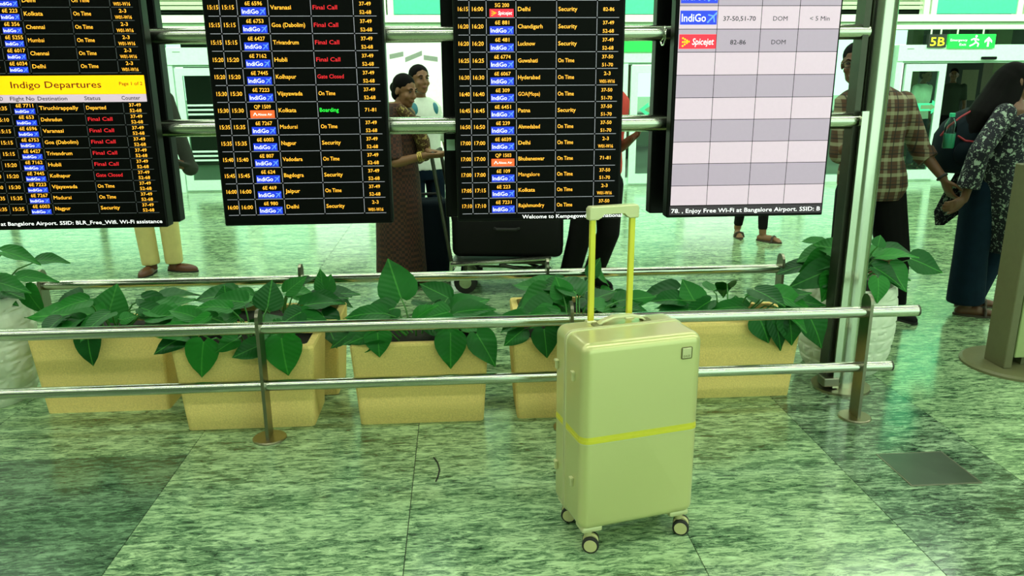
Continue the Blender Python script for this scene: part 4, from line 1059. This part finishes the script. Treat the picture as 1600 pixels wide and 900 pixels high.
def trousers(t, f, m, name='trousers', radii=(0.092, 0.072, 0.060), end=1.0, zhi=0.60, voxel=0.010, hem=None):
    J, H = f.J, f.H; k = H / 1.70; bm = bmesh.new()
    loft(bm, f.place(f.torso(0.010, 0.45, zhi)), f.R)
    for sd in 'LR':
        p = [J['hip' + sd], J['knee' + sd], J['knee' + sd].lerp(J['ank' + sd], end * 0.55), J['knee' + sd].lerp(J['ank' + sd], end)]
        r = [radii[0] * k * f.k, radii[1] * k * f.k, (radii[1] * 0.5 + radii[2] * 0.5) * k, radii[2] * k]
        tube(bm, p, r, 16); ellipsoid(bm, J['hip' + sd], (radii[0] * k * f.k,) * 3); ellipsoid(bm, J['knee' + sd], (radii[1] * k * f.k * 0.99,) * 3)
    return remeshed(name, bm, m, t, voxel, 3)

def shoes(t, f, m, sole='rubber', h=0.055):
    for sd in 'LR':
        a, ft = f.J['ank' + sd], f.J['toe' + sd]; dv = ft - a; dv.z = 0; dv.normalize(); lat = Vector((-dv.y, dv.x, 0)); k = f.H / 1.70
        c0 = Vector((a.x, a.y, 0)) - dv * 0.045 * k
        def foot(scale, zs):
            bm = bmesh.new(); rs = []
            for z, fr in zs:
                row = []
                for j in range(22):
                    an = 2 * PI * j / 22; u = math.cos(an); v = math.sin(an)
                    L_ = 0.135 * k * scale * fr; wd = (0.047 if u > 0 else 0.038) * k * scale * fr
                    row.append(c0 + dv * (0.115 * k + u * L_) + lat * v * wd + Vector((0, 0, z)))
                rs.append(row)
            return fix(rings(bm, rs))
        so = obj('shoe', foot(1.0, [(0.012, 1.0), (0.03, 1.0), (0.045, 0.90), (0.056, 0.70), (0.064, 0.40)]), m, t, True)
        obj('sole', foot(1.04, [(0.0, 1.0), (0.0125, 1.0)]), sole, so)
        bm = bmesh.new(); tube(bm, [c0 + dv * 0.045 * k + Vector((0, 0, 0.03)), c0 + dv * 0.045 * k + Vector((0, 0, 0.085))], [0.047 * k, 0.042 * k], 14); obj('shoe_collar', bm, m, so, True)

def sandals(t, f, m):
    for sd in 'LR':
        a, ft = f.J['ank' + sd], f.J['toe' + sd]; dv = ft - a; dv.z = 0; dv.normalize(); lat = Vector((-dv.y, dv.x, 0)); k = f.H / 1.70
        c0 = Vector((a.x, a.y, 0)) - dv * 0.045 * k
        rs = []
        for z in (0.0, 0.014):
            rs.append([c0 + dv * (0.118 * k + math.cos(2 * PI * j / 20) * 0.138 * k) + lat * math.sin(2 * PI * j / 20) * 0.045 * k + Vector((0, 0, z)) for j in range(20)])
        so = obj('sandal', fix(rings(bmesh.new(), rs)), m, t)
        mid = c0 + dv * 0.165 * k
        bm = bmesh.new(); tube(bm, [mid + lat * 0.046 * k + Vector((0, 0, 0.01)), mid + lat * 0.034 * k + Vector((0, 0, 0.050)), mid + Vector((0, 0, 0.062)), mid - lat * 0.034 * k + Vector((0, 0, 0.050)), mid - lat * 0.046 * k + Vector((0, 0, 0.01))], 0.010, 7); obj('strap', bm, m, so, True)

def ground(px, py):
    d = FW + RT * ((px - 800) / FPX) - UP * ((py - 450) / FPX)
    return Vector((0, 0, CAM_H)) + d * (-CAM_H / d.z)

# man in khaki trousers behind the first board
L0 = Vector((-2.42, 6.30, 0))
f = Fig(1.70, math.radians(15)); o = lambda px, py, Y: at(px, py, Y) - L0
f.set(ankR=Vector((-0.085, 0.02, 0.08)), toeR=Vector((-0.10, -0.14, 0.02)), ankL=Vector((0.085, 0.06, 0.08)), toeL=Vector((0.235, 0.02, 0.02)), kneeR=Vector((-0.10, 0.0, 0.48)), kneeL=Vector((0.09, 0.03, 0.48)), elbL=o(297, 262, 6.3), wriL=Vector((0.05, -0.25, 1.0)))
t = thing('person', 'person in khaki trousers and brown loafers standing behind the leftmost flight board', 'person', L0)
person_body(t, f, 'skin_dark', 0.009); hair_short(t, f); shirt(t, f, 'olive_cloth', sleeve=1.95, srad=(0.062, 0.064, 0.046)); trousers(t, f, 'khaki', radii=(0.096, 0.076, 0.070), end=1.02); shoes(t, f, 'brown_leather')

# woman in a long brown checked dress
L0 = Vector((-0.44, 5.70, 0)); o = lambda px, py, Y: at(px, py, Y) - L0
FACE = math.radians(62)
f = Fig(1.60, FACE, 1.12); f.headyaw = math.radians(50); f.headpitch = math.radians(14)
f.set(head=o(633, 142, 5.68), neck=o(622, 182, 5.72), shL=o(652, 195, 5.92), shR=o(612, 205, 5.52), elbR=o(618, 255, 5.42), wriR=o(664, 243, 5.38), elbL=o(655, 250, 5.86), wriL=o(668, 236, 5.62))
t = thing('person', 'woman in a long brown checked dress with gold bangles holding out her hands', 'person', L0)
fwd = Vector((math.sin(FACE), -math.cos(FACE), 0))
person_body(t, f, 'skin', 0.0065, {'R': ((1, -0.05, -0.02), (0, 0.5, 1), 0.35, -1), 'L': ((1, -0.35, -0.15), (0, -0.3, 1), 0.35, 1)})
def bun(bm, c, R, k): ellipsoid(bm, c + R @ (Vector((0, 0.105, 0.0)) * k), (0.045 * k, 0.04 * k, 0.045 * k), R); ellipsoid(bm, c + R @ (Vector((0, 0.06, -0.035)) * k), (0.062 * k, 0.055 * k, 0.06 * k), R)
hair_short(t, f, bun)
H = f.H; bm = bmesh.new()
loft(bm, [(0.10, 0.205, 0.185), (0.30, 0.195, 0.175), (0.55, 0.19, 0.165), (0.80, 0.185, 0.155), (0.95, 0.165, 0.142), (1.06, 0.165, 0.145), (1.17, 0.182, 0.158), (1.26, 0.186, 0.135), (1.31, 0.14, 0.10), (1.345, 0.075, 0.075)], f.R)
remeshed('dress', bm, 'brown_check', t, 0.010, 4)
for sd in 'LR':
    bm = bmesh.new(); tube(bm, [f.J['sh' + sd], f.J['sh' + sd].lerp(f.J['elb' + sd], 0.95)], [0.064, 0.056], 14); ellipsoid(bm, f.J['sh' + sd], (0.066,) * 3)
    remeshed('sleeve', bm, 'brown_check', t, 0.010, 3)
bm = bmesh.new(); tube(bm, [f.R @ Vector((x, y, z)) for x, y, z in ((-0.10, -0.115, 1.31), (-0.02, -0.175, 1.20), (0.05, -0.19, 1.08), (0.09, -0.18, 0.98))], [0.035, 0.05, 0.055, 0.05], 12, True)
q = remeshed('scarf', bm, 'gold_print', t, 0.010, 3)
for sd in 'LR':
    d_ = (f.J['wri' + sd] - f.J['elb' + sd]).normalized(); a, b_ = frame_of(d_)
    for s in (0.02, 0.032, 0.044):
        c = f.J['wri' + sd] - d_ * s
        bm = bmesh.new(); tube(bm, [c + (a * math.cos(q_ * PI / 8) + b_ * math.sin(q_ * PI / 8)) * 0.033 for q_ in range(17)], 0.004, 6); obj('bangle', bm, 'gold', t, True)
sandals(t, f, 'sandal')

# youth with headphones
L0 = Vector((-0.27, 6.30, 0)); o = lambda px, py, Y: at(px, py, Y) - L0
f = Fig(1.62, math.radians(28)); f.headyaw = math.radians(28)
f.set(head=o(656, 125, 6.25), neck=o(656, 166, 6.32), shL=o(692, 188, 6.35), shR=o(634, 190, 6.25))
t = thing('person', 'young person in a white shirt with blue headphones round the neck', 'person', L0)
person_body(t, f, 'skin', 0.0075); hair_short(t, f); shirt(t, f, 'white_cloth', sleeve=0.9); trousers(t, f, 'jeans'); shoes(t, f, 'white_cloth')
nk = f.J['neck'] + Vector((0, 0, -0.005))
h = thing('headphones', 'teal blue over-ear headphones hanging round the young neck', 'headphones', L0 + nk)
bm = bmesh.new(); tube(bm, [rz(f.headyaw) @ Vector((0.104 * math.cos(a), -0.01 + 0.10 * math.sin(a), 0.012)) for a in (PI * q_ / 10 for q_ in range(11))], 0.008, 8, True); obj('headband', bm, 'teal_plastic', h, True)
for s in (-1, 1):
    bm = bmesh.new(); ellipsoid(bm, rz(f.headyaw) @ Vector((s * 0.088, -0.075, -0.020)), (0.030, 0.045, 0.055), rz(f.headyaw)); obj('ear_cup', bm, 'teal_plastic', h, True)

# luggage trolley with black bags
TL = Vector((0.26, 5.62, 0))
t = thing('luggage_trolley', 'steel airport luggage trolley loaded with black bags', 'trolley', TL, math.radians(-8))
bm = bmesh.new(); tube(bm, [(-0.30, -0.22, 0.22), (0.42, -0.20, 0.27)], 0.016, 8); obj('side_rail', bm, 'steel', t, True)
bm = bmesh.new(); tube(bm, [(-0.30, 0.22, 0.22), (0.42, 0.20, 0.27)], 0.016, 8); obj('side_rail', bm, 'steel', t, True)
obj('deck', B(-0.30, 0.40, -0.20, 0.20, 0.225, 0.24), 'steel_dark', t)
obj('brace', TB([(0.05, -0.2, 0.22), (0.42, -0.05, 0.10)], 0.014, 8), 'steel_dark', t, True)
obj('brace', TB([(0.05, 0.2, 0.22), (0.42, 0.05, 0.10)], 0.014, 8), 'steel_dark', t, True)
obj('front_bumper', TB([(-0.33, -0.24, 0.12), (-0.33, 0.24, 0.12)], 0.016, 8), 'steel', t, True)
for y in (-0.2, 0.2): obj('upright', TB([(-0.31, y, 0.11), (-0.30, y, 0.24)], 0.014, 8), 'steel', t, True)
for y in (-0.22, 0.22): obj('frame_strut', TB([(-0.31, y, 0.11), (0.36, y * 0.3, 0.13)], 0.012, 8), 'steel', t, True)
for y in (-0.2, 0.2): obj('handle_post', TB([(-0.30, y, 0.24), (-0.42, y, 1.0)], 0.014, 8), 'steel_dark', t, True)
obj('handle_bar', TB([(-0.42, -0.2, 1.0), (-0.42, 0.2, 1.0)], 0.018, 8), 'rubber', t, True)
for x, y in ((-0.20, -0.19), (-0.20, 0.19), (0.36, 0.0)):
    w_ = obj('wheel', bevel(TB([(x, y - 0.02, 0.085), (x, y + 0.02, 0.085)], 0.085, 20), 0.006, 2), 'rubber', t, True)
    obj('hub', TB([(x, y - 0.023, 0.085), (x, y + 0.023, 0.085)], 0.045, 16), 'steel', w_, True)
    obj('wheel_fork', TB([(x, y, 0.10), (x, y, 0.235)], 0.014, 8), 'steel_dark', t, True)
def bag(label, loc, rot, w, d, h, m='leather_black', front=False):
    t = thing('travel_bag', label, 'bag', loc, rot)
    b_ = obj('body', bevel(B(-w, w, -d, d, 0, h), 0.05, 4), m, t, True)
    obj('zip_line', bevel(B(-w - 0.003, w + 0.003, -0.008, 0.008, 0.05, h - 0.03), 0.003, 1), 'rubber', t)
    hp = [(-0.09, 0, h - 0.01), (-0.07, 0, h + 0.035), (0.07, 0, h + 0.035), (0.09, 0, h - 0.01)] if not front else [(-0.09, 0.01 - d, h * 0.6), (-0.07, -d - 0.035, h * 0.6), (0.07, -d - 0.035, h * 0.6), (0.09, 0.01 - d, h * 0.6)]
    obj('handle', TB(hp, 0.011, 8), 'rubber', t, True)
bag('large black travel bag lying on the luggage trolley deck', (TL.x + 0.10, TL.y - 0.01, 0.262), math.radians(-8), 0.40, 0.18, 0.36, front=True)
bag('second black bag stacked on top of the trolley bag', (TL.x - 0.04, TL.y, 0.624), math.radians(-4), 0.24, 0.16, 0.26)
bag('teal rucksack standing behind the woman in brown', (-0.22, 5.98, 0.0), 0.1, 0.14, 0.11, 0.62, 'navy_bag')

# person in a red top behind the third board
L0 = ground(922, 452); L0.z = 0; o = lambda px, py, Y: at(px, py, Y) - L0
f = Fig(1.70, math.radians(35)); Y0 = L0.y
f.set(kneeL=o(950, 365, Y0 + 0.02), kneeR=o(905, 372, Y0 - 0.02), ankR=Vector((-0.16, 0.02, 0.08)), toeR=Vector((-0.10, -0.14, 0.02)), ankL=Vector((0.04, 0.14, 0.08)), toeL=Vector((0.14, 0.0, 0.02)), hipL=o(952, 288, Y0 + 0.05), hipR=o(922, 290, Y0 - 0.05), neck=o(950, 150, Y0), shL=o(966, 165, Y0 + 0.08), shR=o(930, 165, Y0 - 0.08), head=o(945, 112, Y0), elbL=o(968, 232, Y0 + 0.02), wriL=o(990, 214, Y0 - 0.18))
t = thing('person', 'person in black trousers and red top standing behind the third flight board', 'person', L0)
person_body(t, f, 'skin_dark', 0.009); hair_short(t, f)
f2 = Fig(1.70, math.radians(35), 1.05); f2.J = f.J
bm = bmesh.new(); loft(bm, f.place(f.torso(0.016, 0.50, 0.848)), f.R)
for sd in 'LR': tube(bm, [f.J['sh' + sd], f.J['sh' + sd].lerp(f.J['elb' + sd], 0.5)], [0.06, 0.056], 14)
remeshed('top', bm, 'red_cloth', t, 0.010, 3)
trousers(t, f, 'black_cloth', radii=(0.105, 0.085, 0.075)); shoes(t, f, 'black_cloth')

# walker in leggings far behind the fourth board
L0 = Vector((2.80, 7.15, 0)); o = lambda px, py, Y: at(px, py, Y) - L0
f = Fig(1.62, math.radians(20))
f.set(ankR=Vector((-0.085, 0.16, 0.08)), toeR=Vector((-0.11, 0.02, 0.02)), kneeR=Vector((-0.075, 0.08, 0.46)), ankL=Vector((0.065, -0.10, 0.08)), toeL=Vector((0.17, -0.22, 0.02)), kneeL=Vector((0.06, -0.08, 0.46)))
t = thing('person', 'person in dark leggings and brown slippers behind the pale counter board', 'person', L0)
person_body(t, f, 'skin', 0.009, bare=True); hair_short(t, f); shirt(t, f, 'olive_cloth', sleeve=1.4); trousers(t, f, 'black_cloth', radii=(0.085, 0.060, 0.045), end=0.92); sandals(t, f, 'sandal')

# man in the plaid shirt
L0 = Vector((2.62, 4.66, 0)); o = lambda px, py, Y: at(px, py, Y) - L0
f = Fig(1.72, math.radians(-8), 1.10); f.headyaw = math.radians(-35); f.headpitch = math.radians(8)
f.set(head=o(1337, 100, 4.62), neck=o(1362, 142, 4.66), shL=o(1412, 160, 4.66), shR=o(1322, 165, 4.66), elbL=o(1437, 232, 4.64), wriL=o(1474, 279, 4.52), elbR=o(1312, 240, 4.60), wriR=o(1336, 222, 4.44),
      hipL=o(1384, 300, 4.66), hipR=o(1336, 300, 4.66), kneeL=o(1396, 400, 4.62), kneeR=o(1322, 400, 4.62), ankL=Vector((0.18, 0.0, 0.08)), toeL=Vector((0.22, -0.16, 0.02)), ankR=Vector((-0.15, 0.0, 0.08)), toeR=Vector((-0.19, -0.16, 0.02)))
t = thing('person', 'man in a brown plaid shirt and black trousers reaching for a hand behind the mast', 'person', L0)
person_body(t, f, 'skin_dark', 0.0065, {'L': ((0.45, -0.1, -0.9), (0.8, 0.1, 0.4), 0.55, 1), 'R': ((0.7, -0.5, 0.1), (0, 0.2, 1), 0.8, -1)}); hair_short(t, f)
J = f.J; bm = bmesh.new(); cs = f.place([(z, rx + 0.006, ry + 0.01) for z, rx, ry in f.torso(0.016, 0.45, 0.845, 0.02)])
loft(bm, cs, f.R)
for sd in 'LR':
    tube(bm, [J['sh' + sd], J['elb' + sd], J['elb' + sd].lerp(J['wri' + sd], 0.16)], [0.068, 0.063, 0.062], 14); ellipsoid(bm, J['sh' + sd], (0.069,) * 3); ellipsoid(bm, J['elb' + sd], (0.062,) * 3)
remeshed('shirt', bm, 'plaid', t, 0.009, 3)
d_ = (J['wriL'] - J['elbL']).normalized(); obj('rolled_cuff', TB([J['elbL'] + d_ * 0.03, J['elbL'] + d_ * 0.085], [0.068, 0.062], 16), 'plaid', t, True)
c = J['wriL'] - d_ * 0.012; a, b_ = frame_of(d_); bm = bmesh.new(); tube(bm, [c + (a * math.cos(q_ * PI / 8) + b_ * math.sin(q_ * PI / 8)) * 0.028 for q_ in range(17)], 0.009, 6); obj('wristband', bm, 'rubber', t, True)
trousers(t, f, 'black_cloth', radii=(0.105, 0.088, 0.080)); shoes(t, f, 'leather_black')
R = rz(f.headyaw) @ Matrix.Rotation(f.headpitch, 3, 'X'); bm = bmesh.new()
for s in (-1, 1):
    tube(bm, [J['head'] + R @ Vector((s * 0.032 + 0.024 * math.cos(q_ * PI / 6), -0.099, 0.010 + 0.018 * math.sin(q_ * PI / 6))) for q_ in range(13)], 0.0025, 5)
    tube(bm, [J['head'] + R @ Vector(p) for p in ((s * 0.056, -0.097, 0.014), (s * 0.078, -0.03, 0.014), (s * 0.080, 0.02, 0.008))], 0.002, 5)
obj('spectacles', bm, 'steel_dark', t)
# his trolley case
t = thing('cabin_case', 'dark cabin case with raised steel pull handle beside the plaid-shirt man', 'suitcase', (at(1358, 330, 4.36).x, 4.36, 0), math.radians(6))
obj('body', bevel(B(-0.15, 0.15, -0.10, 0.10, 0.05, 0.50), 0.035, 4), 'brown_leather', t, True)
for x in (-0.05, 0.05): obj('pull_tube', TB([(x, 0.07, 0.48), (x, 0.07, 0.97)], 0.008, 8), 'steel', t, True)
obj('grip', bevel(B(-0.07, 0.07, 0.055, 0.085, 0.965, 0.995), 0.006, 2), 'rubber', t, True)
for x in (-0.12, 0.12):
    for y in (-0.07, 0.07): obj('wheel', TB([(x - 0.012, y, 0.026), (x + 0.012, y, 0.026)], 0.026, 14), 'rubber', t, True)

# woman in the floral tunic
L0 = Vector((3.30, 4.66, 0)); o = lambda px, py, Y: at(px, py, Y) - L0
FACE = math.radians(75)
f = Fig(1.64, FACE, 1.06); f.headyaw = math.radians(80); f.headpitch = math.radians(-2)
f.set(head=o(1588, 128, 4.66), neck=o(1574, 168, 4.68), shR=o(1570, 178, 4.50), shL=o(1578, 176, 4.86), elbR=o(1530, 238, 4.44), wriR=o(1506, 312, 4.46), elbL=o(1610, 240, 4.86), wriL=o(1630, 300, 4.7),
      hipR=o(1532, 300, 4.62), hipL=o(1544, 300, 4.78), kneeR=o(1516, 400, 4.62), kneeL=o(1546, 398, 4.80), ankR=Vector((-0.03, -0.03, 0.075)), toeR=Vector((0.11, -0.09, 0.02)), ankL=Vector((0.10, 0.16, 0.075)), toeL=Vector((0.26, 0.12, 0.02)))
t = thing('person', 'woman with long dark hair in a navy floral tunic and blue jeans walking right', 'person', L0)
person_body(t, f, 'skin_dark', 0.0065, {'R': ((-0.75, -0.3, -0.25), (0.1, 1, 0.2), 0.7, 1)}, bare=True)
def long_hair(bm, c, R, k):
    tube(bm, [c + R @ Vector((0, 0.05, 0.02)), o(1556, 150, 4.66), o(1530, 185, 4.62), o(1500, 225, 4.60)], [0.085, 0.085, 0.085, 0.035], 14, True)
    tube(bm, [c + R @ Vector((0, 0.03, 0.0)), o(1566, 170, 4.62), o(1545, 210, 4.55)], [0.08, 0.075, 0.03], 12, True)
hair_short(t, f, long_hair)
J = f.J; bm = bmesh.new()
rows = [(332, 1551, 0.150, 0.255), (300, 1548, 0.158, 0.240), (262, 1550, 0.152, 0.215), (225, 1560, 0.148, 0.215), (195, 1568, 0.138, 0.215), (178, 1573, 0.105, 0.185), (166, 1575, 0.065, 0.085)]
rs = []
for py, px, rx, ry in [(388, 1557, 0.135, 0.265)] + rows:
    c = o(px, py, 4.68)
    rs.append([c + Vector((rx * math.cos(2 * PI * j / 22), ry * math.sin(2 * PI * j / 22), 0)) for j in range(22)])
rings(bm, rs)
for sd in 'LR':
    tube(bm, [J['sh' + sd], J['elb' + sd], J['elb' + sd].lerp(J['wri' + sd], 0.75)], [0.062, 0.060, 0.066], 14); ellipsoid(bm, J['sh' + sd], (0.064,) * 3); ellipsoid(bm, J['elb' + sd], (0.06,) * 3)
remeshed('tunic', bm, 'floral', t, 0.009, 3)
bm = bmesh.new(); rs = []
for px, py, wdt, th in ((1520, 262, 0.10, 0.02), (1500, 300, 0.11, 0.018), (1482, 330, 0.10, 0.014), (1468, 352, 0.03, 0.008)):
    c = o(px, py, 4.82); rs.append([c + Vector((wdt * math.cos(2 * PI * j / 14), th * math.sin(2 * PI * j / 14), 0)) for j in range(14)])
rings(bm, rs); obj('tunic_tail', fix(bm), 'floral', t, True)
bm = bmesh.new()
for sd in 'LR':
    tube(bm, [J['hip' + sd], J['knee' + sd], J['knee' + sd].lerp(J['ank' + sd], 0.95)], [0.105, 0.100, 0.112], 18); ellipsoid(bm, J['hip' + sd], (0.105,) * 3)
remeshed('jeans', bm, 'jeans', t, 0.010, 3)
sandals(t, f, 'sandal')
# backpack and bottle
BPc = at(1490, 218, 4.70)
t = thing('backpack', 'dark navy backpack with red piping on the floral-tunic woman', 'backpack', BPc)
bm = bmesh.new(); rs = []
for z, rx, ry, cx_ in ((-0.20, 0.09, 0.09, -0.02), (-0.17, 0.125, 0.13, -0.015), (-0.08, 0.145, 0.15, -0.01), (0.03, 0.145, 0.15, 0.0), (0.10, 0.125, 0.14, 0.025), (0.16, 0.09, 0.12, 0.065), (0.19, 0.05, 0.08, 0.09)):
    rs.append([Vector((cx_ + 0.04 + rx * math.cos(2 * PI * j / 22), ry * math.sin(2 * PI * j / 22), z)) for j in range(22)])
rings(bm, rs); obj('body', fix(bm), 'navy_bag', t, True)
bm = bmesh.new(); tube(bm, [Vector((x, -0.154 + 0.9 * (x - 0.03) ** 2 * 4, z)) for x, z in ((-0.055, 0.03), (-0.02, 0.004), (0.03, -0.002), (0.085, 0.012))], 0.007, 6, True); obj('pocket_trim', bm, 'red_trim', t, True)
bm = bmesh.new(); tube(bm, [Vector((x, y, z)) for x, y, z in ((-0.118, -0.05, 0.03), (-0.095, -0.085, 0.09), (-0.04, -0.105, 0.145), (0.04, -0.08, 0.18))], 0.006, 6, True); obj('piping', bm, 'red_trim', t, True)
bm = bmesh.new(); ellipsoid(bm, (0.02, -0.128, -0.07), (0.09, 0.045, 0.085)); obj('pocket', bm, 'navy_bag', t, True)
bm = bmesh.new(); tube(bm, [Vector(p) for p in ((0.14, -0.12, 0.13), (0.26, -0.16, 0.17), (0.33, -0.10, 0.05), (0.25, -0.13, -0.12))], 0.016, 8, True); obj('strap', bm, 'navy_bag', t, True)
bp = at(1481, 232, 4.53)
t = thing('water_bottle', 'clear plastic water bottle with green cap in the backpack pocket', 'bottle', bp)
obj('shell', lathe([(0.030, 0.0), (0.034, 0.006), (0.034, 0.075), (0.033, 0.10), (0.034, 0.125), (0.030, 0.150), (0.014, 0.178), (0.013, 0.188)], 20), 'bottle_plastic', t, True)
obj('water', lathe([(0.029, 0.004), (0.032, 0.01), (0.032, 0.088)], 20), 'bottle_water', t, True)
obj('cap', lathe([(0.016, 0.186), (0.016, 0.206), (0.013, 0.209)], 16), 'bottle_cap', t, True)

# thread on the floor
pts = [ground(678, 716), ground(684, 724), ground(687, 735), ground(684, 747), ground(681, 753)]
q = obj('thread', TB([Vector((p.x, p.y, 0.0035)) for p in pts], 0.0028, 6), 'rubber', None, True)
tag(q, 'thin dark curved thread lying on the granite floor left of the suitcase', 'thread')

# two people outside the right-hand door
for k, (px, Y, lab, m1, m2) in enumerate(((1436, 12.6, 'person in a pale green top outside the right glass door leaf', 'white_cloth', 'jeans'), (1482, 13.6, 'person in a dark top farther outside between the door leaves', 'olive_cloth', 'black_cloth'))):
    p = at(px, 180, Y); L0 = Vector((p.x, Y, 0)); f = Fig(1.62, math.radians(25 - 60 * k))
    t = thing('person', lab, 'person', L0)
    person_body(t, f, 'skin_dark', 0.012); hair_short(t, f); shirt(t, f, m1, sleeve=0.8, voxel=0.014); trousers(t, f, m2, voxel=0.014); shoes(t, f, 'leather_black')
